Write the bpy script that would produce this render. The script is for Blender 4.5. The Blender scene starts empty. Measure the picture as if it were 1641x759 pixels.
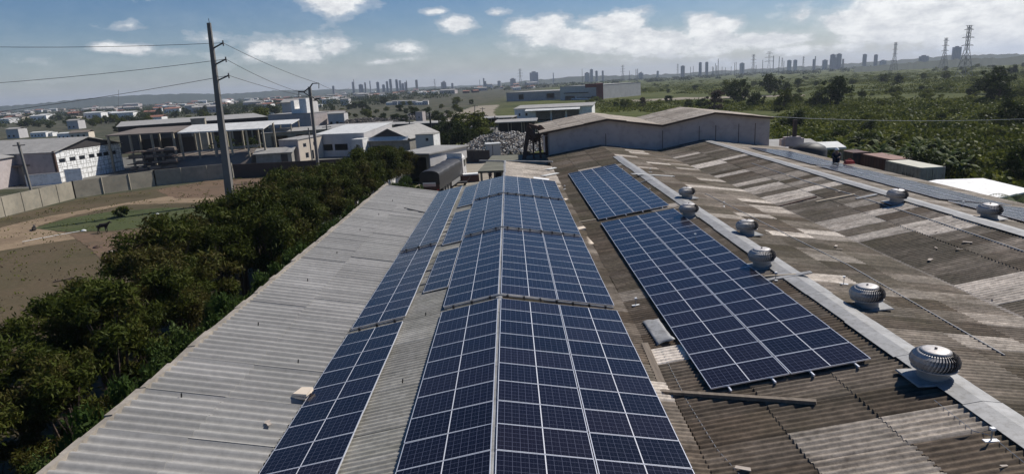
import bpy, math, random
import numpy as np
from mathutils import Matrix, Vector
PI = math.pi
R = math.radians
rnd = random.Random(7)
sc = bpy.context.scene
COL = sc.collection

# ------------------------------------------------------------------ camera (solved from the solar-panel grid)
CF, CP, CR, CY = 1010.41, 0.240061612, 0.0531067375, -0.00621945897
CAM = np.array([0.670477, -11.3502571, 13.160990])
cp_, sp_ = math.cos(CP), math.sin(CP)
_F = np.array([math.sin(CY) * cp_, math.cos(CY) * cp_, -sp_])
_R = np.array([math.cos(CY), -math.sin(CY), 0.0])
_U = np.cross(_R, _F)
_R2 = math.cos(CR) * _R - math.sin(CR) * _U
_U2 = math.sin(CR) * _R + math.cos(CR) * _U
def ray(x, y): return _F + _R2 * (x - 820.5) / CF - _U2 * (y - 379.5) / CF
def G(x, y, z=0.0):                       # ground (or height z) point seen at a pixel of the survey photograph
    d = ray(x, y); p = CAM + d * ((z - CAM[2]) / d[2]); return float(p[0]), float(p[1])
def ATY(x, y, Y):
    d = ray(x, y); p = CAM + d * ((Y - CAM[1]) / d[1]); return float(p[0]), float(p[1]), float(p[2])
def SL(x, y, x0, z0, k):                  # point on a roof slope
    d = ray(x, y); t = (z0 + k * (CAM[0] - x0) - CAM[2]) / (d[2] - k * d[0]); p = CAM + d * t
    return float(p[0]), float(p[1]), float(p[2])
def PX(X):
    d = np.array(X, float) - CAM; return 820.5 + CF * (d @ _R2) / (d @ _F), 379.5 - CF * (d @ _U2) / (d @ _F)

cam = bpy.data.cameras.new('camera'); co = bpy.data.objects.new('camera', cam); COL.objects.link(co)
cam.sensor_fit = 'HORIZONTAL'; cam.sensor_width = 36; cam.lens = CF / 1641 * 36
cam.clip_start = 0.1; cam.clip_end = 30000
m = Matrix.Identity(4)
for i in range(3):
    m[i][0] = _R2[i]; m[i][1] = _U2[i]; m[i][2] = -_F[i]; m[i][3] = CAM[i]
co.matrix_world = m
sc.camera = co

# ------------------------------------------------------------------ materials
def new_mat(name):
    mt = bpy.data.materials.new(name); mt.use_nodes = True
    return mt, mt.node_tree.nodes, mt.node_tree.links, mt.node_tree.nodes['Principled BSDF']
def ramp(N, stops):
    r = N.new('ShaderNodeValToRGB'); e = r.color_ramp.elements
    while len(e) < len(stops): e.new(0.5)
    for i, (p, c) in enumerate(stops):
        e[i].position = p; e[i].color = (*c, 1) if not isinstance(c, (int, float)) else (c, c, c, 1)
    return r
def coords(N, L, kind='Object', scale=(1, 1, 1)):
    if kind == 'World':
        t = N.new('ShaderNodeNewGeometry'); out = t.outputs['Position']
    else:
        t = N.new('ShaderNodeTexCoord'); out = t.outputs[kind]
    mp = N.new('ShaderNodeMapping'); mp.inputs['Scale'].default_value = scale
    L.new(out, mp.inputs['Vector']); return mp.outputs['Vector']
def noise(N, L, vec, scale, detail=4, rough=0.6):
    n = N.new('ShaderNodeTexNoise'); n.inputs['Scale'].default_value = scale
    n.inputs['Detail'].default_value = detail; n.inputs['Roughness'].default_value = rough
    L.new(vec, n.inputs['Vector']); return n.outputs['Fac']
def mixc(N, L, f, a, b, blend='MIX'):
    m = N.new('ShaderNodeMix'); m.data_type = 'RGBA'; m.blend_type = blend
    for s, v in ((m.inputs[0], f), (m.inputs[6], a), (m.inputs[7], b)):
        if isinstance(v, (int, float)): s.default_value = v
        elif isinstance(v, tuple): s.default_value = (*v, 1)
        else: L.new(v, s)
    return m.outputs[2]
def bump(N, L, P, h, strength=0.3, dist=0.02):
    b = N.new('ShaderNodeBump'); b.inputs['Strength'].default_value = strength; b.inputs['Distance'].default_value = dist
    L.new(h, b.inputs['Height']); L.new(b.outputs['Normal'], P.inputs['Normal'])
def mth(N, L, op, a, b=None, c=None, clamp=False):
    n = N.new('ShaderNodeMath'); n.operation = op; n.use_clamp = clamp
    for i, v in enumerate((a, b, c)):
        if v is None: continue
        if isinstance(v, (int, float)): n.inputs[i].default_value = v
        else: L.new(v, n.inputs[i])
    return n.outputs[0]

def simple(name, c, rough=0.7, var=0.25, scale=1.2, metal=0.0, dirt=None, kind='Object', stretch=(1, 1, 1), bmp=0.0):
    mt, N, L, P = new_mat(name)
    v = coords(N, L, kind, stretch)
    f = noise(N, L, v, scale, 6, 0.65)
    r = ramp(N, [(0.3, tuple(x * (1 - var) for x in c)), (0.7, tuple(min(1, x * (1 + var)) for x in c))])
    L.new(f, r.inputs[0]); out = r.outputs[0]
    if dirt:
        f2 = noise(N, L, v, scale * 3.1, 8, 0.7)
        r2 = ramp(N, [(0.48, 0.0), (0.66, 1.0)]); L.new(f2, r2.inputs[0])
        out = mixc(N, L, mth(N, L, 'MULTIPLY', r2.outputs[0], 0.7), out, dirt)
    L.new(out, P.inputs['Base Color'])
    P.inputs['Roughness'].default_value = rough; P.inputs['Metallic'].default_value = metal
    if bmp: bump(N, L, P, f, bmp, 0.05)
    return mt
M = {}
M['conc'] = simple('concrete', (0.25, 0.235, 0.205), 0.9, 0.2, 0.5, dirt=(0.13, 0.12, 0.10))
M['conc_wall'] = simple('concrete_wall', (0.30, 0.265, 0.20), 0.9, 0.25, 0.35, dirt=(0.20, 0.19, 0.15))
M['brown_wall'] = simple('brown_wall', (0.060, 0.042, 0.034), 0.9, 0.2, 0.5)
M['grey_wall'] = simple('grey_wall', (0.43, 0.375, 0.355), 0.9, 0.12, 0.3, dirt=(0.30, 0.26, 0.245))
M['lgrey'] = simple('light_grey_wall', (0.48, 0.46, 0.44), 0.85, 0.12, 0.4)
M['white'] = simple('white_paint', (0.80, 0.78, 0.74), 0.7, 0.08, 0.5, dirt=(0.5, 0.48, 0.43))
M['cream'] = simple('cream_paint', (0.62, 0.53, 0.42), 0.8, 0.08, 0.5)
M['roofw'] = simple('white_roof', (0.60, 0.59, 0.55), 0.6, 0.10, 0.4, dirt=(0.4, 0.39, 0.35))
M['roofg'] = simple('grey_roof', (0.30, 0.285, 0.26), 0.8, 0.15, 0.5, dirt=(0.2, 0.19, 0.17))
M['roofb'] = simple('brown_roof', (0.16, 0.13, 0.105), 0.85, 0.2, 0.4)
M['roofm'] = simple('mossy_roof', (0.13, 0.125, 0.09), 0.9, 0.25, 0.6)
M['rooft'] = simple('tile_roof', (0.26, 0.115, 0.075), 0.85, 0.25, 0.4)
M['dark'] = simple('dark_metal', (0.025, 0.024, 0.024), 0.6, 0.2, 1)
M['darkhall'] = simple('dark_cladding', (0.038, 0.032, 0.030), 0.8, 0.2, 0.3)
M['rust'] = simple('rusty_steel', (0.075, 0.042, 0.03), 0.85, 0.4, 1.2)
M['alu'] = simple('aluminium', (0.78, 0.78, 0.80), 0.35, 0.03, 1, metal=0.5)
M['galv'] = simple('galvanised', (0.27, 0.265, 0.255), 0.6, 0.25, 1.6, metal=0.1, dirt=(0.15, 0.14, 0.125))
M['vent'] = simple('vent_metal', (0.50, 0.47, 0.44), 0.55, 0.15, 5, metal=0.25, dirt=(0.26, 0.23, 0.21))
M['neck'] = simple('vent_neck_metal', (0.27, 0.26, 0.25), 0.55, 0.1, 2, metal=0.2)
M['vcore'] = simple('vent_core', (0.15, 0.135, 0.125), 0.6, 0.2, 3, metal=0.2)
M['ventd'] = simple('vent_dark', (0.10, 0.085, 0.08), 0.6, 0.2, 3, metal=0.3)
M['wood'] = simple('weathered_wood', (0.17, 0.135, 0.10), 0.9, 0.3, 1.2, stretch=(8, 1, 1))
M['woodl'] = simple('pale_wood', (0.36, 0.30, 0.22), 0.9, 0.2, 1.2, stretch=(1, 6, 1))
M['card'] = simple('pale_cardboard', (0.72, 0.60, 0.46), 0.9, 0.08, 3)
M['tarp'] = simple('black_tarp', (0.022, 0.020, 0.020), 0.6, 0.3, 0.8, bmp=0.4)
M['red'] = simple('dull_red', (0.060, 0.022, 0.020), 0.6, 0.25, 1.0)
M['fred'] = simple('factory_red', (0.17, 0.035, 0.028), 0.7, 0.2, 0.2)
M['bred'] = simple('bright_red', (0.42, 0.045, 0.035), 0.6, 0.1, 1.0)
M['rubber'] = simple('rubber', (0.02, 0.02, 0.02), 0.8, 0.1, 2)
M['glass'] = simple('dark_glass', (0.02, 0.024, 0.03), 0.15, 0.1, 1)
M['pole'] = simple('pole_concrete', (0.17, 0.16, 0.145), 0.9, 0.18, 0.6)
M['wire'] = simple('wire', (0.03, 0.03, 0.03), 0.6, 0.05, 1)
M['wirel'] = simple('pale_cable', (0.42, 0.42, 0.40), 0.5, 0.05, 1)
M['lattice'] = simple('lattice_steel', (0.17, 0.17, 0.18), 0.6, 0.1, 0.3)
M['tower'] = simple('tower_facade', (0.21, 0.215, 0.235), 0.8, 0.12, 0.05)
M['towerb'] = simple('tower_facade_tan', (0.26, 0.235, 0.19), 0.8, 0.12, 0.05)
M['skin'] = simple('skin', (0.23, 0.13, 0.085), 0.6, 0.05, 5)
M['cloth'] = simple('navy_clothes', (0.018, 0.018, 0.032), 0.9, 0.2, 4)
M['fur'] = simple('dark_fur', (0.022, 0.016, 0.012), 0.9, 0.3, 4)
M['furw'] = simple('pale_fur', (0.40, 0.34, 0.28), 0.9, 0.2, 4)
M['plastic'] = simple('white_plastic', (0.78, 0.77, 0.74), 0.5, 0.06, 3)
M['bark'] = simple('bark', (0.085, 0.06, 0.045), 0.9, 0.3, 3)
M['cont_rust'] = simple('rusty_container', (0.085, 0.034, 0.026), 0.8, 0.3, 0.6, dirt=(0.05, 0.025, 0.02))
M['cont_rust_top'] = simple('rusty_container_top', (0.26, 0.15, 0.115), 0.85, 0.2, 0.6)
M['cont_beige'] = simple('beige_container', (0.36, 0.31, 0.265), 0.75, 0.12, 0.6, dirt=(0.18, 0.155, 0.14))
M['cont_beige_top'] = simple('beige_container_top', (0.50, 0.475, 0.38), 0.75, 0.12, 0.6)
M['rock'] = simple('rough_coping', (0.30, 0.26, 0.21), 0.95, 0.35, 2.0, bmp=0.6)

def roof_mat(name, base, light, moss, streak=(0.10, 1.2, 1), rough=0.9, con=1.0):
    mt, N, L, P = new_mat(name)
    at = N.new('ShaderNodeAttribute'); at.attribute_name = 'tone'
    sep = N.new('ShaderNodeSeparateColor'); L.new(at.outputs['Color'], sep.inputs[0])
    v = coords(N, L, 'World', streak); v2 = coords(N, L, 'World', (1, 1, 1))
    n1 = noise(N, L, v, 2.2, 8, 0.75); n2 = noise(N, L, v2, 0.28, 5, 0.6); n3 = noise(N, L, v2, 5.0, 6, 0.75); n4 = noise(N, L, coords(N, L, 'World', (.6, 1.6, 1)), 0.9, 8, 0.72)
    rt = ramp(N, [(0.30, .25), (0.50, 1.0)]); L.new(n4, rt.inputs[0])
    c = mixc(N, L, mth(N, L, 'MULTIPLY', sep.outputs[0], rt.outputs[0]), base, light)
    r1 = ramp(N, [(0.30, 1 - .58 * con), (0.52, 1 - .05 * con), (0.72, 1 + .65 * con)]); L.new(n1, r1.inputs[0])
    keep = mth(N, L, 'SUBTRACT', 1.0, mth(N, L, 'MULTIPLY', sep.outputs[0], 0.65), clamp=True)
    c = mixc(N, L, keep, c, r1.outputs[0], 'MULTIPLY')
    r2 = ramp(N, [(0.42, 0.0), (0.62, 1.0)]); L.new(n2, r2.inputs[0])
    f = mth(N, L, 'MULTIPLY', r2.outputs[0], mth(N, L, 'SUBTRACT', 0.75, sep.outputs[0], clamp=True))
    c = mixc(N, L, f, c, moss)
    r3 = ramp(N, [(0.30, 1 - .48 * con), (0.70, 1 + .42 * con)]); L.new(n3, r3.inputs[0])
    c = mixc(N, L, 1.0, c, r3.outputs[0], 'MULTIPLY')
    cc = N.new('ShaderNodeCombineColor')
    for i in range(3): L.new(sep.outputs[1], cc.inputs[i])
    c = mixc(N, L, 1.0, c, cc.outputs[0], 'MULTIPLY')
    g = N.new('ShaderNodeVectorMath'); g.operation = 'SCALE'; g.inputs[3].default_value = 2.0
    L.new(c, g.inputs[0])
    L.new(g.outputs[0], P.inputs['Base Color']); P.inputs['Roughness'].default_value = rough
    P.inputs['Specular IOR Level'].default_value = 0.25
    bump(N, L, P, n3, 0.25, 0.01)
    return mt
M['asb'] = roof_mat('weathered_fibre_cement', (0.110, 0.080, 0.054), (0.76, 0.67, 0.56), (0.060, 0.052, 0.028))
M['asb1'] = roof_mat('pale_fibre_cement', (0.30, 0.285, 0.245), (0.44, 0.41, 0.36), (0.17, 0.165, 0.12), con=.6)
M['sheet'] = roof_mat('pale_grey_roofing', (0.31, 0.296, 0.272), (0.40, 0.38, 0.35), (0.285, 0.275, 0.25), (0.25, 0.35, 1), 0.6, .32)

# solar cells
mt, N, L, P = new_mat('solar_cells')
uv = N.new('ShaderNodeUVMap'); uv.uv_map = 'uv'
sx = N.new('ShaderNodeSeparateXYZ'); L.new(uv.outputs[0], sx.inputs[0])
def edge(s, w):
    f = mth(N, L, 'FRACT', s); return mth(N, L, 'GREATER_THAN', mth(N, L, 'ABSOLUTE', mth(N, L, 'SUBTRACT', f, 0.5)), 0.5 - w)
e = mth(N, L, 'MAXIMUM', edge(mth(N, L, 'MULTIPLY', sx.outputs[0], 12), 0.030), edge(mth(N, L, 'MULTIPLY', sx.outputs[1], 6), 0.030))
e2 = mth(N, L, 'MULTIPLY', edge(mth(N, L, 'MULTIPLY', sx.outputs[0], 24), 0.03), 0.35)
e = mth(N, L, 'MAXIMUM', e, e2)
mid = mth(N, L, 'LESS_THAN', mth(N, L, 'ABSOLUTE', mth(N, L, 'SUBTRACT', sx.outputs[0], 0.5)), 0.0058)
oi = N.new('ShaderNodeObjectInfo')
rr = ramp(N, [(0.0, (0.0036, 0.0040, 0.0080)), (0.5, (0.0050, 0.0052, 0.0110)), (1.0, (0.0095, 0.0075, 0.0125))]); L.new(oi.outputs['Random'], rr.inputs[0])
vv = coords(N, L, 'World'); dn = noise(N, L, vv, 1.6, 6, 0.7)
base = mixc(N, L, mth(N, L, 'MULTIPLY', dn, 0.035), rr.outputs[0], (0.11, 0.10, 0.10))
c = mixc(N, L, mth(N, L, 'MULTIPLY', e, 0.31), base, (0.19, 0.20, 0.27))
c = mixc(N, L, mid, c, (0.62, 0.62, 0.64))
L.new(c, P.inputs['Base Color']); P.inputs['IOR'].default_value = 1.30
L.new(mth(N, L, 'ADD', mth(N, L, 'MULTIPLY', dn, 0.22), 0.10), P.inputs['Roughness'])
M['cell'] = mt

def leaf_mat(name, cols, nscale=0.9):
    mt, N, L, P = new_mat(name)
    at = N.new('ShaderNodeAttribute'); at.attribute_name = 'tone'
    sep = N.new('ShaderNodeSeparateColor'); L.new(at.outputs['Color'], sep.inputs[0])
    oi = N.new('ShaderNodeObjectInfo')
    f = mth(N, L, 'ADD', mth(N, L, 'MULTIPLY', sep.outputs[0], 0.72), mth(N, L, 'MULTIPLY', oi.outputs['Random'], 0.28))
    n = len(cols); r = ramp(N, [(i / (n - 1), c) for i, c in enumerate(cols)]); L.new(f, r.inputs[0])
    L.new(r.outputs[0], P.inputs['Base Color']); P.inputs['Roughness'].default_value = 0.55
    P.inputs['Specular IOR Level'].default_value = 0.06
    tr = N.new('ShaderNodeBsdfTranslucent'); L.new(r.outputs[0], tr.inputs['Color'])
    mx = N.new('ShaderNodeMixShader'); mx.inputs[0].default_value = 0.28
    L.new(P.outputs[0], mx.inputs[1]); L.new(tr.outputs[0], mx.inputs[2])
    out = N['Material Output']; L.new(mx.outputs[0], out.inputs['Surface'])
    return mt
M['leaf_row'] = leaf_mat('row_tree_leaves', [(0.020, 0.028, 0.006), (0.038, 0.050, 0.009), (0.066, 0.080, 0.014), (0.072, 0.058, 0.018), (0.100, 0.112, 0.028)])
M['leaf_shrub'] = leaf_mat('shrub_leaves', [(0.030, 0.052, 0.012), (0.05, 0.080, 0.018), (0.085, 0.115, 0.034)])
M['leaf_field'] = leaf_mat('field_bush_leaves', [(0.040, 0.052, 0.006), (0.085, 0.098, 0.012), (0.125, 0.135, 0.022)])
M['leaf_dark'] = leaf_mat('dark_tree_leaves', [(0.018, 0.028, 0.005), (0.034, 0.048, 0.009), (0.052, 0.066, 0.014)])
M['leaf_far'] = leaf_mat('far_tree_leaves', [(0.026, 0.038, 0.010), (0.044, 0.058, 0.014), (0.062, 0.074, 0.020)])
M['leaf_brown'] = leaf_mat('dry_brown_leaves', [(0.035, 0.026, 0.022), (0.060, 0.042, 0.032), (0.080, 0.060, 0.040)])
M['leaf_banana'] = leaf_mat('banana_leaves', [(0.03, 0.050, 0.010), (0.07, 0.095, 0.018), (0.16, 0.165, 0.04)])
M['leaf_bright'] = leaf_mat('bright_bush_leaves', [(0.090, 0.108, 0.012), (0.150, 0.165, 0.024), (0.200, 0.205, 0.040)])

# ------------------------------------------------------------------ mesh helpers
class MB:
    def __init__(s): s.v = []; s.f = []; s.smooth = False
    def poly(s, pts):
        n = len(s.v); s.v += [tuple(map(float, p)) for p in pts]; s.f.append(tuple(range(n, n + len(pts)))); return s
    def hexa(s, p):                        # 8 corners: bottom 0-3 ccw, top 4-7
        n = len(s.v); s.v += [tuple(map(float, q)) for q in p]
        for f in ((3, 2, 1, 0), (4, 5, 6, 7), (0, 1, 5, 4), (1, 2, 6, 5), (2, 3, 7, 6), (3, 0, 4, 7)): s.f.append(tuple(n + i for i in f))
        return s
    def box(s, x0, x1, y0, y1, z0, z1):
        return s.hexa([(x0, y0, z0), (x1, y0, z0), (x1, y1, z0), (x0, y1, z0), (x0, y0, z1), (x1, y0, z1), (x1, y1, z1), (x0, y1, z1)])
    def beam(s, a, b, w, h=None, up=(0, 0, 1)):
        a, b = Vector(a), Vector(b); h = h or w; d = (b - a).normalized(); u = Vector(up)
        if abs(d.dot(u)) > 0.98: u = Vector((1, 0, 0))
        sd = d.cross(u).normalized() * w / 2; uu = sd.cross(d).normalized() * h / 2
        return s.hexa([a - sd - uu, a + sd - uu, b + sd - uu, b - sd - uu, a - sd + uu, a + sd + uu, b + sd + uu, b - sd + uu])
    def tube(s, pts, rad, n=8, cap=True):
        pts = [Vector(p) for p in pts]; rad = rad if isinstance(rad, (list, tuple)) else [rad] * len(pts)
        base = len(s.v)
        for i, p in enumerate(pts):
            d = (pts[min(i + 1, len(pts) - 1)] - pts[max(i - 1, 0)]).normalized()
            u = Vector((0, 0, 1)) if abs(d.z) < 0.9 else Vector((1, 0, 0))
            a = d.cross(u).normalized(); b = a.cross(d)
            for k in range(n):
                t = 2 * PI * k / n; q = p + (a * math.cos(t) + b * math.sin(t)) * rad[i]; s.v.append(tuple(q))
        for i in range(len(pts) - 1):
            for k in range(n):
                k2 = (k + 1) % n; s.f.append((base + i * n + k, base + i * n + k2, base + (i + 1) * n + k2, base + (i + 1) * n + k))
        if cap:
            s.f.append(tuple(base + k for k in range(n))[::-1]); s.f.append(tuple(base + (len(pts) - 1) * n + k for k in range(n)))
        return s
    def lathe(s, prof, n=24, c=(0, 0, 0)):
        base = len(s.v)
        for r, z in prof:
            for k in range(n):
                t = 2 * PI * k / n; s.v.append((c[0] + r * math.cos(t), c[1] + r * math.sin(t), c[2] + z))
        for i in range(len(prof) - 1):
            for k in range(n):
                k2 = (k + 1) % n; s.f.append((base + i * n + k, base + i * n + k2, base + (i + 1) * n + k2, base + (i + 1) * n + k))
        return s
    def mesh(s, name, mat):
        me = bpy.data.meshes.new(name); me.from_pydata(s.v, [], s.f); me.materials.append(mat)
        if s.smooth: me.shade_smooth()
        me.update(); return me
    def build(s, name, mat, parent=None):
        o = bpy.data.objects.new(name, s.mesh(name, mat)); COL.objects.link(o)
        if parent: o.parent = parent
        return o
def tag(o, label=None, cat=None, group=None, kind=None):
    for k, v in (('label', label), ('category', cat), ('group', group), ('kind', kind)):
        if v: o[k] = v
    return o
def thing(name, label, cat, loc=(0, 0, 0), rz=0, group=None):
    o = bpy.data.objects.new(name, None); COL.objects.link(o); o.location = loc; o.rotation_euler = (0, 0, rz)
    o.empty_display_size = 0.2
    return tag(o, label, cat, group)
def dup(root, loc, rot=(0, 0, 0), scale=None, label=None, group=None):
    r = root.copy(); COL.objects.link(r); r.location = loc; r.rotation_euler = rot
    if scale is not None: r.scale = (scale,) * 3 if isinstance(scale, (int, float)) else scale
    if label: r['label'] = label
    if group: r['group'] = group
    for ch in root.children:
        c = ch.copy(); COL.objects.link(c); c.parent = r
        for g in ch.children:
            d = g.copy(); COL.objects.link(d); d.parent = c
    return r
def child(name, me, parent):
    o = bpy.data.objects.new(name, me); COL.objects.link(o); o.parent = parent; return o

# ------------------------------------------------------------------ light and sky
SUN_EL, SUN_AZ = 47.0, 56.0            # azimuth clockwise from the view axis (+Y)
sd = Vector((math.sin(R(SUN_AZ)) * math.cos(R(SUN_EL)), math.cos(R(SUN_AZ)) * math.cos(R(SUN_EL)), math.sin(R(SUN_EL))))
sl = bpy.data.lights.new('sun', 'SUN'); so = bpy.data.objects.new('sun', sl); COL.objects.link(so)
sl.energy = 4.8; sl.angle = R(0.5); sl.color = (1.0, 0.955, 0.89)
so.rotation_euler = (-sd).to_track_quat('-Z', 'Y').to_euler(); so.location = (0, 0, 60)
W = bpy.data.worlds.new('World'); sc.world = W; W.use_nodes = True
N, L = W.node_tree.nodes, W.node_tree.links
bg = N['Background']; bg.inputs['Strength'].default_value = 1.0
sky = N.new('ShaderNodeTexSky'); sky.sky_type = 'NISHITA'; sky.sun_disc = False
sky.sun_elevation = R(SUN_EL); sky.sun_rotation = R(SUN_AZ); sky.air_density = 1.0; sky.dust_density = 0.5; sky.ozone_density = 2.2; sky.altitude = 20
tc = N.new('ShaderNodeTexCoord')
nv = N.new('ShaderNodeVectorMath'); nv.operation = 'NORMALIZE'; L.new(tc.outputs['Generated'], nv.inputs[0])
sx = N.new('ShaderNodeSeparateXYZ'); L.new(nv.outputs[0], sx.inputs[0])
az = mth(N, L, 'ARCTAN2', sx.outputs[0], sx.outputs[1]); el = mth(N, L, 'ARCSINE', sx.outputs[2])
def azel(x, y):
    d = ray(x, y); d = d / np.linalg.norm(d); return math.atan2(d[0], d[1]), math.asin(d[2])
# clouds: centre pixel, half-width px, half-height px, weight
blobs = [(600, 100, 90, 7, .5), (420, 95, 70, 8, .45), (90, 130, 60, 6, .35), (1080, 118, 160, 8, .45), (690, 18, 26, 7, .6), (800, 20, 30, 8, .55), (40, 95, 40, 7, .35), (545, -2, 62, 24, 1.0), (735, 38, 34, 14, .85), (200, 42, 34, 9, .6), (168, 76, 30, 10, .75), (215, 78, 28, 9, .75), (330, 60, 40, 12, .6), (290, 84, 40, 9, .5), (470, 78, 120, 26, .75), (540, 66, 50, 14, .55),
         (640, 75, 60, 14, .55), (655, 96, 40, 7, .5), (860, 45, 60, 20, .95), (985, 38, 60, 22, 1.0), (920, 62, 120, 22, .9), (1010, 66, 110, 24, .95), (1135, 45, 50, 22, .95), (1090, 72, 130, 24, .85),
         (1230, 64, 120, 16, .85), (1310, 78, 90, 13, .7), (860, 86, 60, 8, .5), (1005, 96, 160, 14, .45), (1180, 100, 120, 16, .5), (1420, 32, 40, 10, .75), (1400, 10, 70, 16, .65), (1540, 18, 170, 48, 1.3), (1620, 50, 130, 38, 1.2), (1500, 60, 60, 16, .5), (1460, 4, 70, 12, .8), (880, 118, 200, 8, .3), (1720, 30, 140, 70, 1.0)]
acc = None
for (bx, by, wx, wy, wt) in blobs:
    a, e_ = azel(bx, by)
    sa = wx / CF; se = wy / CF
    # the picture is rolled: turn the blob's axes with it
    da = mth(N, L, 'SUBTRACT', az, a); de = mth(N, L, 'SUBTRACT', el, e_)
    d2 = mth(N, L, 'ADD', mth(N, L, 'POWER', mth(N, L, 'DIVIDE', da, sa), 2.0), mth(N, L, 'POWER', mth(N, L, 'DIVIDE', de, se), 2.0))
    g = mth(N, L, 'MULTIPLY', mth(N, L, 'POWER', 2.718, mth(N, L, 'MULTIPLY', d2, -1.0)), wt)
    acc = g if acc is None else mth(N, L, 'MAXIMUM', acc, g)
# generic clouds for the rest of the sky (behind and beside the camera)
cv = N.new('ShaderNodeCombineXYZ'); L.new(mth(N, L, 'MULTIPLY', az, 1.0), cv.inputs[0]); L.new(mth(N, L, 'MULTIPLY', el, 2.0), cv.inputs[1])
n1 = noise(N, L, cv.outputs[0], 17, 9, 0.60); n2 = noise(N, L, cv.outputs[0], 7, 6, 0.6); n3 = noise(N, L, cv.outputs[0], 30, 6, 0.65)
den = mth(N, L, 'ADD', mth(N, L, 'MULTIPLY', acc, 1.15), mth(N, L, 'MULTIPLY', mth(N, L, 'SUBTRACT', n1, 0.5), 1.75))
r = ramp(N, [(0.26, 0.0), (0.48, 0.35), (0.78, 0.95), (1.0, 1.0)]); r.color_ramp.interpolation = 'EASE'; L.new(den, r.inputs[0])
veil = mth(N, L, 'MULTIPLY', mth(N, L, 'POWER', 2.718, mth(N, L, 'MULTIPLY', mth(N, L, 'ABSOLUTE', el), -11.0)), mth(N, L, 'MULTIPLY', n2, 0.62))
mask = mth(N, L, 'MAXIMUM', mth(N, L, 'MULTIPLY', r.outputs[0], 0.93), veil, clamp=True)
ccol = ramp(N, [(0.30, (0.46, 0.48, 0.52)), (0.50, (0.68, 0.69, 0.71)), (0.68, (0.95, 0.95, 0.94))])
L.new(mth(N, L, 'ADD', mth(N, L, 'MULTIPLY', n3, 0.75), mth(N, L, 'MULTIPLY', r.outputs[0], 0.22)), ccol.inputs[0])
skc = N.new('ShaderNodeVectorMath'); skc.operation = 'SCALE'; skc.inputs[3].default_value = 0.060; L.new(sky.outputs[0], skc.inputs[0])
hs = N.new('ShaderNodeHueSaturation'); hs.inputs['Saturation'].default_value = 1.4; L.new(mixc(N, L, 1.0, skc.outputs[0], (0.90, 0.935, 1.07), 'MULTIPLY'), hs.inputs['Color'])
L.new(mixc(N, L, mask, hs.outputs[0], ccol.outputs[0]), bg.inputs['Color'])
sc.view_settings.exposure = 0.12
sc.view_settings.view_transform = 'Standard'; sc.view_settings.look = 'None'; sc.view_settings.gamma = 1

# ------------------------------------------------------------------ ground and terrain
def ground_mat():
    mt, N, L, P = new_mat('open_land')
    v = coords(N, L, 'World', (1, 1, 1)); v2 = coords(N, L, 'World', (0.35, 1, 1))
    a = noise(N, L, v2, 0.012, 7, 0.62); b = noise(N, L, v, 0.09, 8, 0.7); c_ = noise(N, L, v, 0.9, 6, 0.7)
    r = ramp(N, [(0.34, (0.030, 0.038, 0.009)), (0.45, (0.054, 0.064, 0.015)), (0.54, (0.092, 0.098, 0.028)), (0.62, (0.060, 0.070, 0.018)), (0.74, (0.115, 0.108, 0.042))])
    L.new(mth(N, L, 'ADD', mth(N, L, 'MULTIPLY', a, 0.6), mth(N, L, 'MULTIPLY', b, 0.4)), r.inputs[0])
    r2 = ramp(N, [(0.3, 0.55), (0.7, 1.45)]); L.new(c_, r2.inputs[0])
    c = mixc(N, L, 1.0, r.outputs[0], r2.outputs[0], 'MULTIPLY')
    # the built-up side (west) is barer and greyer
    g = N.new('ShaderNodeNewGeometry'); s_ = N.new('ShaderNodeSeparateXYZ'); L.new(g.outputs['Position'], s_.inputs[0])
    west = mth(N, L, 'MULTIPLY', mth(N, L, 'SUBTRACT', mth(N, L, 'MULTIPLY', s_.outputs[1], 0.10), mth(N, L, 'ADD', s_.outputs[0], 20.0)), 0.02, clamp=True)
    town = ramp(N, [(0.38, (0.040, 0.046, 0.028)), (0.52, (0.070, 0.066, 0.050)), (0.62, (0.115, 0.095, 0.07))]); L.new(b, town.inputs[0])
    c = mixc(N, L, mth(N, L, 'MULTIPLY', west, 0.85), c, town.outputs[0])
    L.new(c, P.inputs['Base Color']); P.inputs['Roughness'].default_value = 1.0; P.inputs['Specular IOR Level'].default_value = 0.1
    return mt
gb = MB(); S = 9000
gb.poly([(-S, -400, 0), (S, -400, 0), (S, S, 0), (-S, S, 0)])
tag(gb.build('ground', ground_mat()), kind='structure')

def sheet(name, pts, z, mat, wob=0.0, sub=4):
    if wob: sub = 18
    P2 = []
    n = len(pts); rr = random.Random(len(name) * 13 + n)
    for i in range(n):
        a, b = pts[i], pts[(i + 1) % n]; w0 = wob; wb = min(w0, math.dist(a, b) / sub * .3)
        for k in range(sub):
            t = k / sub; P2.append((a[0] + (b[0] - a[0]) * t + rr.uniform(-wb, wb), a[1] + (b[1] - a[1]) * t + rr.uniform(-wb, wb), z))
    return tag(MB().poly(P2).build(name, mat), kind='structure')
def soil_mat(name, cols, s=0.12, fine=2.5):
    mt, N, L, P = new_mat(name)
    v = coords(N, L, 'World', (0.5, 1, 1)); v1 = coords(N, L, 'World')
    a = noise(N, L, v, s, 8, 0.65); b = noise(N, L, v1, fine, 7, 0.75)
    n = len(cols); r = ramp(N, [(0.32 + 0.36 * i / (n - 1), c) for i, c in enumerate(cols)]); L.new(a, r.inputs[0])
    r2 = ramp(N, [(0.3, 0.78), (0.7, 1.2)]); L.new(b, r2.inputs[0])
    L.new(mixc(N, L, 1.0, r.outputs[0], r2.outputs[0], 'MULTIPLY'), P.inputs['Base Color'])
    P.inputs['Roughness'].default_value = 1.0; P.inputs['Specular IOR Level'].default_value = 0.1
    bump(N, L, P, b, 0.5, 0.05)
    return mt
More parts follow.
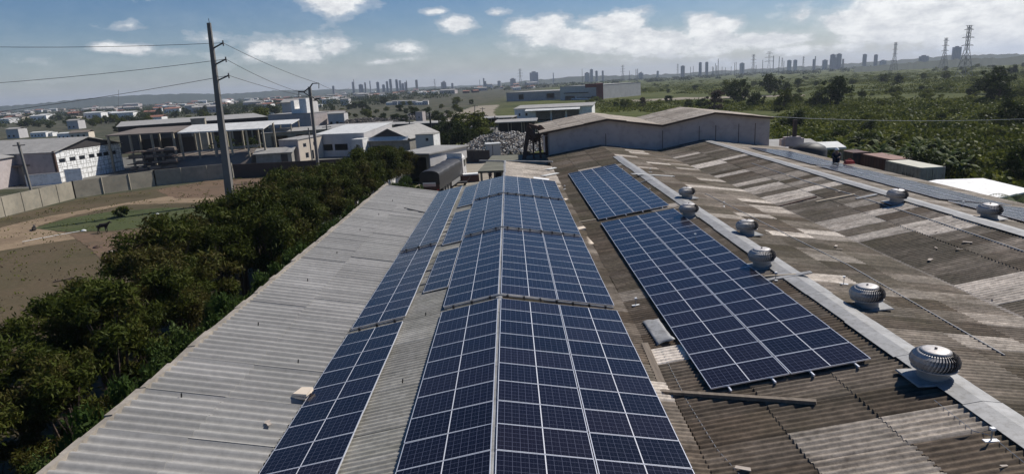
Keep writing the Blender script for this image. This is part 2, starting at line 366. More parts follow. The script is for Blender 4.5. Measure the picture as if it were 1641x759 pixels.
M['dirt'] = soil_mat('field_dirt', [(0.062, 0.052, 0.029), (0.086, 0.070, 0.041), (0.100, 0.076, 0.047), (0.070, 0.060, 0.035)])
M['sand'] = soil_mat('pale_track_dirt', [(0.19, 0.14, 0.09), (0.25, 0.185, 0.12), (0.16, 0.115, 0.075)], 0.2)
M['redsoil'] = soil_mat('reddish_soil', [(0.12, 0.084, 0.056), (0.15, 0.102, 0.068), (0.10, 0.076, 0.05)], 0.3)
M['turf'] = soil_mat('short_grass', [(0.052, 0.062, 0.026), (0.066, 0.078, 0.032), (0.078, 0.082, 0.040)], 0.25)
M['yard'] = soil_mat('yard_concrete', [(0.22, 0.19, 0.15), (0.30, 0.265, 0.21), (0.25, 0.215, 0.17)], 0.15)
M['road'] = soil_mat('dirt_road', [(0.20, 0.17, 0.13), (0.27, 0.235, 0.18), (0.22, 0.185, 0.14)], 0.05)
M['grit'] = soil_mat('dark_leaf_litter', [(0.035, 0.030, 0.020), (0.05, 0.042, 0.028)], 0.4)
M['pavgrey'] = soil_mat('grey_yard', [(0.13, 0.125, 0.11), (0.18, 0.17, 0.15)], 0.1)

sheet('field', [(-64, -30), (-17, -30), (-17, 50), (-17.2, 92.5), (-46, 93), (-62, 80), (-63, 66), (-66, 20)], 0.010, M['dirt'], 0.0, 2)
sheet('track', [G(-40, 430), G(0, 365), G(60, 350), G(160, 332), G(260, 316), G(365, 300), G(470, 292), G(520, 300), G(400, 322), G(300, 325), G(200, 328), G(120, 345), G(60, 362), G(90, 372), G(160, 377), G(60, 392), G(0, 402), G(-60, 460)], 0.018, M['sand'], 0.25)
sheet('track', [G(250, 305), G(330, 290), G(440, 285), G(560, 280), G(560, 300), G(470, 302), G(380, 316), G(280, 318)], 0.024, M['redsoil'], 0.3)
sheet('grass_patch', [G(52, 366), G(110, 350), G(170, 340), G(260, 333), G(340, 334), G(380, 344), G(330, 366), G(250, 362), G(180, 370), G(100, 371)], 0.030, M['turf'], 0.25)
sheet('soil_patch', [G(110, 375), G(200, 372), G(250, 366), G(290, 370), G(280, 420), G(220, 428), G(160, 415), G(140, 395)], 0.034, M['redsoil'].copy(), 0.5)
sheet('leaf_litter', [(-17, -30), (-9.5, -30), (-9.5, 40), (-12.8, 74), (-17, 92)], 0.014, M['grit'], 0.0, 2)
sheet('yard', [(-12.6, 39), (4.2, 39), (4.2, 98), (-12.6, 99)], 0.020, M['yard'], 0.0, 2)
sheet('road', [G(640, 196), G(700, 192), G(735, 180), G(760, 170), G(800, 168), G(790, 180), G(800, 190), G(860, 205), G(800, 212), G(760, 200), G(700, 203)], 0.020, M['road'], 1.5)
sheet('road', [G(745, 212), G(745, 196), G(830, 196), G(865, 210), G(830, 226)], 0.028, M['pavgrey'], 0.4)
sheet('road', [G(960, 166), G(960, 163), G(1060, 158), G(1180, 154), G(1290, 152), G(1290, 154), G(1180, 157), G(1060, 161)], 0.020, M['road'].copy(), 1.5)
sheet('road', [G(1060, 160), G(1090, 156), G(1130, 156), G(1130, 159)], 0.028, M['road'], 1.0)
sheet('road', [G(560, 205), G(700, 205), G(700, 215), G(560, 215)], 0.020, M['pavgrey'].copy(), 0.5)
sheet('yard', [(-110, 94), (-20, 95), (-20, 128), (-110, 150)], 0.012, M['pavgrey'].copy(), 0.5)
wt, N, L, P = new_mat('pond_water'); P.inputs['Base Color'].default_value = (0.012, 0.014, 0.008, 1); P.inputs['Roughness'].default_value = 0.12

def ridge(name, pts, thick, mat):                 # pts: (x, y, z); a hill body with depth behind the crest
    b = MB()
    for i in range(len(pts) - 1):
        (x0, y0, z0), (x1, y1, z1) = pts[i], pts[i + 1]
        b.poly([(x0 * .93, y0 * .93, 0), (x1 * .93, y1 * .93, 0), (x1, y1, z1), (x0, y0, z0)])
        b.poly([(x0, y0, z0), (x1, y1, z1), (x1 * thick, y1 * thick, z1 * .85), (x0 * thick, y0 * thick, z0 * .85)])
    b.smooth = True
    return tag(b.build(name, mat), kind='structure')
def wooded():
    mt, N, L, P = new_mat('wooded_slope')
    v = coords(N, L, 'World', (1, 1, 2)); a = noise(N, L, v, 0.012, 8, 0.7); b = noise(N, L, v, 0.06, 6, 0.75)
    r = ramp(N, [(0.35, (0.014, 0.022, 0.014)), (0.65, (0.04, 0.052, 0.030))]); L.new(mth(N, L, 'MULTIPLY', mth(N, L, 'ADD', a, b), 0.5), r.inputs[0])
    L.new(r.outputs[0], P.inputs['Base Color']); P.inputs['Roughness'].default_value = 1; return mt
M['wood_slope'] = wooded()
def crest(pxs, D, jit):
    out = []; rr = random.Random(int(D))
    for i in range(len(pxs) - 1):
        (xa, ya), (xb, yb) = pxs[i], pxs[i + 1]; n = max(2, int((xb - xa) / 6))
        for k in range(n):
            t = k / n; px = xa + (xb - xa) * t; py = ya + (yb - ya) * t
            d = ray(px, py); d = d / np.linalg.norm(d[:2]); p = CAM + d * D
            out.append((p[0], p[1], max(1.0, p[2] + rr.uniform(-jit, jit))))
    return out
ridge('hill', crest([(-320, 196), (-150, 182), (0, 171), (60, 166), (120, 160), (170, 155), (240, 152), (307, 150), (360, 151), (444, 145), (512, 144), (560, 143), (640, 141.5), (720, 138), (800, 136)], 3300, 2.0), 1.25, M['wood_slope'])
ridge('hill', crest([(800, 133), (860, 128), (930, 122), (1000, 121), (1060, 119), (1130, 115), (1200, 111), (1260, 108), (1321, 105), (1383, 100.5), (1425, 97.5), (1477, 94), (1508, 90), (1568, 88), (1641, 86.5), (1800, 80)], 2500, 2.2), 1.25, M['wood_slope'])
ridge('hill', crest([(1370, 107), (1420, 104), (1470, 99), (1520, 95), (1560, 94), (1641, 90.5), (1800, 83)], 1300, 1.5), 1.2, M['wood_slope'])

# ------------------------------------------------------------------ the warehouse roofs
Z0 = 6.0
VAL1 = (4.475, -0.883 + Z0); RID2 = (10.4, 0.0 + Z0); VAL2 = (16.5, -0.90 + Z0); RID3 = (21.7, 0.0 + Z0); EAV3 = (30.5, -1.32 + Z0)
RID1 = (0.0, -0.14 + Z0); VAL0 = (-5.45, -1.19 + Z0); EAV0 = (-9.65, -0.43 + Z0)
def slope_mesh(name, hi, lo, y0, y1, nb, mat, pitch=0.177, amp=0.031, per=6, seed=1, base=(0, .12), jit=0.004, light=(), rand_light=0.0, step=0.022, seg=6, shade=(0.80, 1.12)):
    """Corrugated sheets laid in bands from the ridge (hi) to the low edge (lo); light = (x, y, tone) of the replaced pale sheets."""
    rr = random.Random(seed); V = []; Fc = []; T = []
    W = pitch * per; ns = int(math.ceil((y1 - y0) / W)); dx, dz = lo[0] - hi[0], lo[1] - hi[1]
    for b in range(nb):
        t0 = b / nb; t1 = min(1.0, (b + 1) / nb) + (0.06 / abs(dx) if b < nb - 1 else 0.0)
        for s in range(ns):
            ya = y0 + s * W; yb = min(y1, ya + W)
            xa, xb = hi[0] + dx * t0, hi[0] + dx * t1
            tone = rr.uniform(*base)
            if rr.random() < rand_light: tone = rr.uniform(0.35, 0.9)
            for (lx, ly, lt) in light:
                if min(xa, xb) <= lx <= max(xa, xb) and ya <= ly < yb: tone = lt
            col = (tone, 0.5 * rr.uniform(*shade), 0.5, 1)
            jz, jy = rr.uniform(-jit, jit), rr.uniform(-.02, .02); n = int(round((yb - ya) / pitch * seg)); base_i = len(V)
            if n < 1: continue
            sk = rr.uniform(-0.02, 0.02)
            for (t, x, zo) in ((t0, xa, 0.0), (t1, xb + sk, step)):
                z = hi[1] + dz * t + zo + jz
                for k in range(n + 1):
                    y = ya + (yb - ya) * k / n
                    V.append((x, y, z + amp * math.cos(2 * PI * (y + jy) / pitch))); T.append(col)
            for dz_ in (0, step):
                for k in range(n + 1):
                    v = V[base_i + n + 1 + k]; V.append((v[0], v[1], v[2] - dz_)); T.append(col)
            for k in range(n):
                a = base_i + k; c = a + n + 1
                Fc.append((a, a + 1, c + 1, c)); c += n + 1; d = c + n + 1; Fc.append((c, c + 1, d + 1, d))
    me = bpy.data.meshes.new(name); me.from_pydata(V, [], Fc); me.materials.append(mat)
    ca = me.color_attributes.new('tone', 'FLOAT_COLOR', 'POINT'); ca.data.foreach_set('color', np.array(T, dtype=np.float32).ravel())
    me.shade_smooth(); me.update(); return me
def strip(b, hi, w, y0, y1, seg, z, rr, th=0.012, drop=0.13):
    y = y0
    while y < y1:
        ye = min(y1, y + seg); o = rr.uniform(-.03, .03); h = rr.uniform(0, .012); w2 = w * rr.uniform(.95, 1.05) / 2
        for sgn in (-1, 1):
            x1 = hi + o + sgn * w2
            b.hexa([(hi + o, y, z + h), (x1, y, z + h - drop * w2), (x1, ye - .01, z + h - drop * w2), (hi + o, ye - .01, z + h)] + [(hi + o, y, z + h + th), (x1, y, z + h + th - drop * w2), (x1, ye - .01, z + h + th - drop * w2), (hi + o, ye - .01, z + h + th)])
        y = ye
def wall(b, pts, y0, y1, th=.2, base=0.0):   # end wall under a roof profile at y0 (thickness th towards y1)
    for i in range(len(pts) - 1):
        (xa, za), (xb, zb) = pts[i], pts[i + 1]
        b.hexa([(xa, y0, base), (xb, y0, base), (xb, y0 + th, base), (xa, y0 + th, base), (xa, y0, za), (xb, y0, zb), (xb, y0 + th, zb), (xa, y0 + th, za)])
YS = -16.0
def lower(p, d=.09): return (p[0], p[1] - d)
# --- building under the main array and the pale lean-to
wA = thing('warehouse', 'long low warehouse carrying the main solar array, pale roofing towards the trees', 'warehouse')
child('roof_slope', slope_mesh('roof_slope', RID1, VAL1, YS, 49.2, 3, M['asb'], seed=3, base=(.0, .22), light=[(x_, y_, .62) for x_ in (.7, 2.2, 3.8) for y_ in np.arange(39.2, 49, .5)], rand_light=.05), wA)
child('roof_slope', slope_mesh('roof_slope', RID1, VAL0, YS, 39.0, 3, M['asb1'], seed=4, base=(.2, .5)), wA)
child('roof_slope', slope_mesh('roof_slope', EAV0, VAL0, YS, 39.6, 2, M['sheet'], pitch=0.34, amp=0.056, per=3, seed=5, base=(.0, .45), jit=.002, step=.012, seg=8, shade=(.90, 1.08)), wA)
b = MB(); rr = random.Random(5); strip(b, 0.0, 0.22, YS, 39.0, 2.0, Z0 - .075, rr, drop=.17); strip(b, 0.0, 0.2, 39.0, 49.2, 2.0, Z0 - .11, rr, drop=.17)
b.build('ridge_cap', M['galv'], wA)
b = MB(); y = YS; rr = random.Random(8)
while y < 39.6:                             # rough mortar coping along the eave
    ye = y + rr.uniform(.5, 1.3); w1, w2 = rr.uniform(.10, .22), rr.uniform(.10, .22); h = rr.uniform(.0, .05)
    b.hexa([(EAV0[0] - w1, y, EAV0[1] - .35), (EAV0[0] + .05, y, EAV0[1] - .35), (EAV0[0] + .05, ye, EAV0[1] - .35), (EAV0[0] - w2, ye, EAV0[1] - .35),
            (EAV0[0] - w1, y, EAV0[1] + .03 + h), (EAV0[0] + .05, y, EAV0[1] + .05 + h), (EAV0[0] + .05, ye, EAV0[1] + .05 + h), (EAV0[0] - w2, ye, EAV0[1] + .03 + h)]); y = ye
b.build('eave_coping', M['rock'], wA)
b = MB()
b.box(EAV0[0] - .02, EAV0[0] + .18, YS, 39.3, 0, EAV0[1] - .36)
wall(b, [(EAV0[0] + .2, EAV0[1] - .1), lower(VAL0), lower(RID1)], 38.7, 39, .2)
wall(b, [lower(RID1), lower(VAL1)], 48.7, 49, .2)
b.box(0.0, 0.2, 39, 48.6, 3.4, RID1[1] - .1); b.box(0.0, .2, 39, 40, 0, 3.4)
for yy in (42.5, 45.5, 48.4): b.box(0, .2, yy, yy + .25, 0, 3.4)
b.build('wall', M['conc_wall'], wA)

# --- middle roof with the turbine vents
def pts_on(lst, x0, z0, k): return [(SL(px, py, x0, z0, k)[0], SL(px, py, x0, z0, k)[1], t) for px, py, t in lst]
kB1 = (RID2[1] - VAL1[1]) / (RID2[0] - VAL1[0]); kB2 = (VAL2[1] - RID2[1]) / (VAL2[0] - RID2[0]); kC1 = (RID3[1] - VAL2[1]) / (RID3[0] - VAL2[0]); kC2 = (EAV3[1] - RID3[1]) / (EAV3[0] - RID3[0])
LB1 = pts_on([(1410, 700, .42), (1450, 735, .42), (1500, 750, .40), (1410, 735, .42), (1455, 700, .42), (1075, 573, .95), (1000, 480, .3), (1200, 440, .3), (1080, 327, .6), (1000, 262, .4), (960, 268, .5)], *RID2, kB1)
LB2 = pts_on([(1120, 287, .8), (1140, 301, .9), (1170, 303, .85), (1185, 319, .9), (1210, 322, .75), (1230, 336, .6), (1260, 374, .8), (1300, 378, .85), (1340, 378, .9), (1355, 386, .55), (1340, 412, .5), (1300, 400, .35), (1090, 270, .7), (1060, 262, .9), (1010, 250, .7), (1110, 262, .6), (1150, 345, .5), (1230, 305, .4), (1500, 470, .35), (1420, 440, .3), (1600, 520, .4)], *RID2, kB2)
LC1 = pts_on([(1120, 268, .9), (1140, 262, .9), (1170, 255, .8), (1160, 283, .75), (1185, 277, .8), (1195, 295, .85), (1215, 300, .85), (1235, 305, .8), (1200, 310, .85), (1225, 290, .5), (1250, 297, .5), (1265, 285, .4), (1250, 315, .8), (1275, 310, .8), (1300, 305, .85), (1265, 325, .8), (1240, 320, .75), (1290, 322, .4), (1395, 345, .7), (1415, 338, .75), (1350, 365, .75), (1380, 357, .75), (1455, 368, .8), (1490, 368, .8), (1475, 358, .8), (1510, 365, .8), (1590, 465, .7), (1620, 455, .7), (1635, 470, .7), (1180, 300, .6), (1330, 330, .25), (1290, 275, .4), (1315, 285, .5)], *RID3, kC1)
wB = thing('warehouse', 'middle warehouse bay of dark patched corrugated roofing with a row of turbine vents', 'warehouse')
child('roof_slope', slope_mesh('roof_slope', RID2, VAL1, YS, 57.9, 3, M['asb'], seed=11, light=LB1, rand_light=.015), wB)
child('roof_slope', slope_mesh('roof_slope', RID2, VAL2, YS, 57.9, 3, M['asb'], seed=12, base=(.0, .25), light=LB2, rand_light=.07), wB)
b = MB(); rr = random.Random(6); strip(b, RID2[0], 0.82, YS, 47.0, 2.4, RID2[1] + .055, rr, drop=.15); b.build('ridge_cap', M['galv'], wB)
b = MB(); wall(b, [lower(VAL1), lower(RID2), lower(VAL2)], 57.5, 58, .15); b.build('wall', M['conc_wall'], wB)
wC = thing('warehouse', 'far warehouse bay of patched brown and pale corrugated sheets beyond the valley gutter', 'warehouse')
child('roof_slope', slope_mesh('roof_slope', RID3, VAL2, YS, 57.9, 2, M['asb'], seed=13, base=(.0, .25), light=LC1, rand_light=.06), wC)
child('roof_slope', slope_mesh('roof_slope', RID3, EAV3, YS, 57.9, 4, M['asb'], seed=14, base=(.2, .5)), wC)
b = MB(); strip(b, RID3[0], 0.8, YS, 56.0, 2.4, RID3[1] + .055, rr, drop=.15); b.build('ridge_cap', M['galv'], wC)
b = MB(); wall(b, [lower(VAL2), lower(RID3), lower(EAV3)], 57.5, 58, .15); b.box(EAV3[0] - .25, EAV3[0] - .05, YS, 57.9, 0, EAV3[1] - .1); b.build('wall', M['conc_wall'], wC)

# ------------------------------------------------------------------ solar panels
b = MB(); LW, LH = 1.0, 0.5
for (x0, x1, y0, y1) in ((-LW, LW, -LH, -LH + .011), (-LW, LW, LH - .011, LH), (-LW, -LW + .016, -LH + .011, LH - .011), (LW - .016, LW, -LH + .011, LH - .011)):
    b.box(x0, x1, y0, y1, -.035, .003)
frame_me = b.mesh('frame', M['alu'])
b = MB(); b.box(-LW + .016, LW - .016, -LH + .011, LH - .011, -.006, -.001)
cell_me = b.mesh('cell_face', M['cell'])
uvl = cell_me.uv_layers.new(name='uv')
for lp in cell_me.loops:
    v = cell_me.vertices[lp.vertex_index].co; uvl.data[lp.index].uv = ((v.x + LW) / (2 * LW), (v.y + LH) / (2 * LH))
ORD = 'first second third fourth fifth sixth seventh eighth ninth tenth eleventh twelfth thirteenth fourteenth fifteenth sixteenth seventeenth eighteenth nineteenth twentieth'.split()
rp = random.Random(3)
def panel(x, y, z, k, label, group, rz=0.0):
    t = thing('solar_panel', label, 'solar panel', (x, y, z), 0, group)
    a = -math.atan(k) + rp.uniform(-.007, .007)
    t.rotation_euler = Matrix.Rotation(a, 4, 'Y').to_euler() if not rz else (Matrix.Rotation(a, 4, 'Y') @ Matrix.Rotation(rz, 4, 'Z')).to_euler()
    child('cell_face', cell_me, t); child('frame', frame_me, t); return t
kR = -math.tan(R(9.42)); kL = math.tan(R(10.89)); cR = math.cos(R(9.42)); cL = math.cos(R(10.89))
BL = [(-2.04, 11, 'nearest block'), (9.70, 10, 'second block'), (20.05, 10, 'third block'), (30.42, 8, 'farthest block')]
grp = 'solar panels of the main array over the ridge'
for (ys, n, bn) in BL:
    for i in range(n):
        if ys + i * 1.02 + 1 < -0.9: continue
        y = ys + i * 1.02 + .51; o = ORD[i if ys > 0 else i - 1]
        for (xc, cn) in ((1.0, 'inner column'), (3.03, 'outer column')):
            d = .05 + xc; panel(d * cR, y, Z0 + d * cR * kR, kR, f'dark blue solar panel right of the ridge, {cn}, {bn}, {o} row from front', grp)
        d = -(.05 + 1.0); panel(d * cL, y, Z0 + d * cL * kL, kL, f'dark blue solar panel just left of the ridge, {bn}, {o} row from front', grp)
        d = -(3.42 + 1.02); panel(d * cL, y, Z0 + d * cL * kL, kL, f'solar panel in the column beside the pale lean-to, {bn}, {o} row from front', grp)
for (ys, n, bn) in ((12.1, 3, 'nearer short strip'), (19.5, 4, 'middle short strip'), (29.4, 4, 'farther short strip')):
    for i in range(n):
        d = -2.62; panel(d * cL, ys + i * 2.02 + 1.0, Z0 + d * cL * kL - .02, kL, f'lengthwise solar panel in the {bn} on bare roofing, {ORD[i]} from front', 'lengthwise solar panels between the columns', PI / 2)
k2 = 0.15; c2 = math.cos(math.atan(k2))
for (ys, n, bn) in ((3.2, 19, 'long vent-side block'), (23.55, 18, 'small far vent-side block')):
    for i in range(n):
        for (d, cn) in ((1.0, 'near column'), (3.04, 'ridge-side column')):
            x = 5.40 + d * c2; panel(x, ys + i * 1.02 + .51, Z0 - .6 + (x - 5.40) * k2, k2, f'solar panel in the {bn}, {cn}, {ORD[i]} row from front', 'solar panels of the array by the turbine vents')
zC = lambda x: RID3[1] + (x - RID3[0]) * kC2 + .15
cC = math.cos(math.atan(kC2))
for (ys, n, x0, bn) in ((7.5, 14, 23.9, 'nearest'), (22.4, 14, 23.9, 'middle'), (37.4, 13, 23.9, 'farthest')):
    for i in range(n):
        for j in range(2):
            x = x0 + (1.0 + 2.04 * j) * cC
            panel(x, ys + i * 1.02 + .51, zC(x), kC2, f'grey glinting solar panel in the {bn} block beyond the far ridge', f'{bn} solar block beyond the far ridge')

# rails under the array by the vents
for (ya, yb, nm) in ((3.0, 22.7, 'long array'), (23.4, 42.0, 'far small array')):
    for j, (x, w) in enumerate(((5.85, 'lower outer'), (6.95, 'lower inner'), (7.9, 'upper inner'), (9.0, 'upper outer'))):
        z = Z0 - .6 + (x - 5.40) * k2
        t = thing('mounting_rail', f'aluminium {w} rail under the {nm} beside the vents', 'rail', (x, ya, z))
        MB().box(-.02, .02, 0, yb - ya, -.085, -.04).build('rail', M['alu'], t)
        for q in np.arange(.04, yb - ya, 1.9): MB().box(-.03, .03, q, q + .06, -.16, -.086).build('foot', M['galv'], t)

# cable conduits lying in the gaps between blocks
def conduit(y, xs, label):
    t = thing('cable_conduit', label, 'conduit', (0, y, 0))
    b = MB(); b.tube([(x, 0, z) for x, z in xs], .035, 6); b.build('pipe', M['galv'], t)
    for (xa, za), (xb, zb) in zip(xs[:-1], xs[1:]):
        n = max(2, int(abs(xb - xa) / .55))
        for i in range(n):
            x = xa + (xb - xa) * (i + .5) / n; z = za + (zb - za) * (i + .5) / n; MB().box(x - .035, x + .035, -.06, .06, z - .07, z + .05).build('clamp', M['dark'], t)
zl = lambda x: Z0 + x * kL; zr = lambda x: Z0 + x * kR
conduit(9.44, [(-1.95, zl(-1.95)), (0, Z0 + .03), (3.95, zr(3.95))], 'thin conduit with dark clamps between nearest and second solar blocks')
conduit(9.44, [(-5.3, zl(-5.3)), (-3.4, zl(-3.4))], 'short conduit crossing the column beside the pale lean-to')
conduit(20.0, [(-1.95, zl(-1.95) + .05), (0, Z0 + .06), (3.95, zr(3.95) + .05)], 'conduit between the second and third solar blocks')
conduit(20.0, [(-5.3, zl(-5.3) + .05), (-3.4, zl(-3.4) + .05)], 'conduit crossing the lean-to column farther up the roof')
conduit(30.33, [(-1.95, zl(-1.95) + .04), (0, Z0 + .05), (3.95, zr(3.95) + .04)], 'conduit in front of the farthest solar block')
for (ys, n, nm) in ((12.1, 3, 'nearer'), (19.5, 4, 'middle')):       # short rails either side of the lengthwise strips
    b = MB()
    for i in range(int(n * 2.02 / 1.0)):
        b.box(-3.36, -2.0, ys + i + .3, ys + i + .34, zl(-2.7) - .17, zl(-2.7) - .13)
    L_ = [p for p in b.v]
    b.v = [(x, y, Z0 - .10 + x * kL + (z - zl(-2.7) + .17)) for x, y, z in L_]
    tag(b.build('mounting_bars', M['galv']), f'galvanised cross bars holding the {nm} lengthwise solar strip', 'bars')

# ------------------------------------------------------------------ turbine ventilators
def make_vent():
    t = thing('turbine_ventilator', 'x', 'roof vent', (0, 0, 0), 0, 'turbine ventilators on the roof ridges')
    b = MB(); b.hexa([(-.62, -.45, -.10), (.62, -.45, -.10), (.62, .45, -.10), (-.62, .45, -.10), (-.60, -.43, -.07), (.60, -.43, -.07), (.60, .43, -.07), (-.60, .43, -.07)]); b.build('base_plate', M['galv'], t)
    b = MB(); b.smooth = True; b.lathe([(.34, -.08), (.32, .12), (.30, .25)], 28); b.build('neck', M['neck'], t)
    hub = MB(); hub.lathe([(.28, .13), (.42, .19), (.45, .38), (.32, .56), (.0, .58)], 28); core = hub.build('turbine', M['vcore'], t)
    b = MB(); n = 42
    for k in range(n):                                       # curved vanes of the onion-shaped head
        prof = [(.34, .13), (.45, .19), (.51, .28), (.515, .37), (.47, .47), (.38, .54), (.27, .575)]
        row = []
        for j, (r, z) in enumerate(prof):
            t0 = 2 * PI * k / n + .35 * (z - .13) / .45; row.append(((r * math.cos(t0), r * math.sin(t0), z), ((r - .055) * math.cos(t0 + .17), (r - .055) * math.sin(t0 + .17), z - .004)))
        for j in range(len(prof) - 1): b.poly([row[j][0], row[j][1], row[j + 1][1], row[j + 1][0]])
    child('vanes', b.mesh('vanes', M['vent']), core)
    b = MB(); b.smooth = True; b.lathe([(.0, .615), (.10, .612), (.25, .600), (.32, .570), (.315, .560)], 28); child('top_cap', b.mesh('top_cap', M['vent']), core)
    b = MB(); b.lathe([(.47, .165), (.475, .19), (.42, .20)], 28); child('rim', b.mesh('rim', M['vent']), core)
    b = MB(); b.lathe([(.03, .61), (.03, .65), (.0, .655)], 8); child('hub_bolt', b.mesh('hub_bolt', M['ventd']), core)
    return t
vp = make_vent()
vl = [((1495, 602), 1.0, 'nearest large turbine ventilator on a pale base plate'), ((1389, 483), .98, 'turbine ventilator straddling the ridge strip, second from the nearest'), ((1221, 423), .98, 'turbine ventilator beside the middle of the long solar block'), ((1197, 372), .96, 'turbine ventilator in the middle of the row, tilted above the strip'),
      ((1104, 344), .98, 'front one of the two ventilators standing close together'), ((1101, 316), .95, 'rear one of the two ventilators standing close together'), ((1437, 321), 1.0, 'turbine ventilator on the far ridge, in front of the beige container'), ((1585, 345), 1.0, 'turbine ventilator on the far ridge nearest the picture edge')]
for i, ((px, py), s, lb) in enumerate(vl):
    x, y = G(px, py, Z0 + .02); k = (RID2 if i < 6 else RID3); zz = k[1] - abs(x - k[0]) * .15 + .12
    rz = rnd.uniform(0, .1)
    if i == 0: vp.location = (x, y, zz); vp.rotation_euler = (0, 0, .0); vp['label'] = lb; vp.scale = (s,) * 3
    else: dup(vp, (x, y, zz), (R(rnd.uniform(-3, 3)), R(rnd.uniform(-3, 3)), rz), s, lb)

# ------------------------------------------------------------------ things lying on the roofs
def on(px, py, roof):
    return {'B1': lambda: SL(px, py, RID2[0], RID2[1] + .03, kB1), 'B2': lambda: SL(px, py, RID2[0], RID2[1] + .03, kB2), 'C1': lambda: SL(px, py, RID3[0], RID3[1] + .03, kC1),
            'C2': lambda: SL(px, py, RID3[0], RID3[1] + .03, kC2), 'A1': lambda: SL(px, py, RID1[0], RID1[1] + .03, (VAL1[1] - RID1[1]) / VAL1[0]), 'A0': lambda: SL(px, py, VAL0[0], VAL0[1] + .03, (EAV0[1] - VAL0[1]) / (EAV0[0] - VAL0[0])),
            'AL': lambda: SL(px, py, RID1[0], RID1[1] + .03, (VAL0[1] - RID1[1]) / VAL0[0])}[roof]()
def plank(p, q, roof, w, th, mat, name, label, cat, group=None, lift=.03):
    a = Vector(on(*p, roof)); c = Vector(on(*q, roof)); b = MB(); o = a.copy()
    b.beam((0, 0, lift), (c - a) + Vector((0, 0, lift)), w, th); ob = b.build(name, mat); ob.location = o; return tag(ob, label, cat, group)
plank((1033, 551), (1060, 614), 'B1', .20, .05, M['wood'], 'wooden_plank', 'short weathered plank lying beside the nearest solar block', 'plank')
plank((1058, 630), (1308, 647), 'B1', .13, .09, M['wood'], 'wooden_beam', 'long dark timber beam lying across corrugated roof below the panels', 'beam', lift=.05)
plank((648, 334), (684, 342), 'A0', .10, .06, M['dark'], 'dark_bar', 'dark bar lying across the far pale lean-to roof', 'bar')
plank((1085, 420), (1093, 421), 'B1', .1, .02, M['wood'], 'wood_offcut', 'short wood offcut behind a panel edge', 'offcut') if 0 else None
plank((1215, 452), (1300, 437), 'B1', .22, .04, M['galv'], 'flat_metal_strip', 'flat metal strip reaching from the long block to the ridge strip', 'metal strip')
plank((1000, 352), (1110, 330), 'B1', .10, .04, M['woodl'], 'pale_batten', 'pale batten in the gap between the two blocks by the vents', 'batten')
plank((1225, 444), (1275, 441), 'B1', .09, .06, M['woodl'], 'pale_batten', 'pale batten resting near the third ventilator', 'batten')
plank((955, 352), (925, 357), 'B1', .12, .04, M['woodl'], 'pale_batten', 'pale batten crossing the gutter before the far small block', 'batten')
plank((1007, 298), (1046, 288), 'B1', .08, .05, M['galv'], 'metal_strut', 'thin metal strut running from far small block to ridge strip', 'strut')
plank((1012, 279), (1080, 283), 'B2', .35, .03, M['roofw'], 'loose_roofing_sheet', 'bright loose roofing sheet below the back warehouse wall', 'roofing sheet')
plank((1246, 332), (1308, 316), 'C1', .14, .08, M['rust'], 'rusty_flashing', 'rusty flashing strip across the patched far roof', 'flashing')
plank((1308, 324), (1370, 312), 'C1', .18, .05, M['woodl'], 'pale_board', 'pale board crossing the patched far roof', 'board')
plank((1372, 319), (1405, 312), 'C1', .28, .04, M['galv'], 'metal_sheet', 'small grey metal sheet before the far ridge strip', 'metal sheet')
plank((937, 381), (947, 392), 'B1', .32, .03, M['card'], 'pale_panel_offcut', 'small pale board leaning between the solar arrays', 'offcut')
plank((870, 283), (905, 276), 'A1', .5, .03, M['roofw'], 'loose_roofing_sheet', 'white loose sheet by the far end of main array', 'roofing sheet', lift=.06)
plank((877, 273), (903, 267), 'A1', .5, .03, M['roofw'], 'loose_roofing_sheet', 'second white loose sheet near the warehouse corner', 'roofing sheet', lift=.08)
plank((855, 287), (880, 290), 'A1', .7, .02, M['plastic'], 'white_board', 'small white board at the top end of the main array', 'board', lift=.12)
for (p, r) in (((893, 301), 'B1'), ((905, 322), 'B1'), ((932, 368), 'B1')):
    x, y, z = on(*p, r); b = MB(); b.box(-.2, .2, -.25, .25, 0, .1); ob = b.build('pale_block', M['card']); ob.location = (x, y, z + .02)
    ob.rotation_euler = (0, R(-8), rnd.uniform(0, 1)); tag(ob, 'pale rectangular block left in the gutter between the arrays', 'block', 'pale blocks in the gutter')
# bent sheet
a = Vector(on(1030, 517, 'B1')); b = MB(); nx, ny = 6, 8; g = []
for j in range(ny + 1):
    for i in range(nx + 1):
        u, v = i / nx, j / ny; g.append((u * .52 + .04 * v + rnd.uniform(-.012, .012), -v * 1.95 + .04 * math.sin(u * 5), .035 + u * .085 + .02 * math.sin(v * 9 + u * 5) ** 2 + (.10 * u * v if v > .8 else 0)))
for j in range(ny):
    for i in range(nx): n = j * (nx + 1) + i; b.f.append((n, n + 1, n + nx + 2, n + nx + 1))
b.v = g; b.smooth = True; ob = b.build('bent_metal_sheet', M['galv']); ob.location = a; md = ob.modifiers.new('s', 'SOLIDIFY'); md.thickness = .01
tag(ob, 'crumpled pale metal sheet lying in the gutter beside the long array', 'metal sheet')
# carton on the lean-to
x, y, z = on(478, 636, 'A0'); t = thing('cardboard_carton', 'open cream carton lying on pale roofing against the solar panels', 'carton', (x + .10, y, z), R(-20))
MB().box(-.22, .25, -.17, .17, .03, .10).build('box_body', M['card'], t)
MB().hexa([(-.22, -.16, .10), (.30, -.16, .14), (.30, .16, .16), (-.22, .16, .10), (-.17, -.14, .16), (.30, -.15, .20), (.26, .20, .24), (-.12, .2, .20)]).build('lid_flap', M['card'], t)
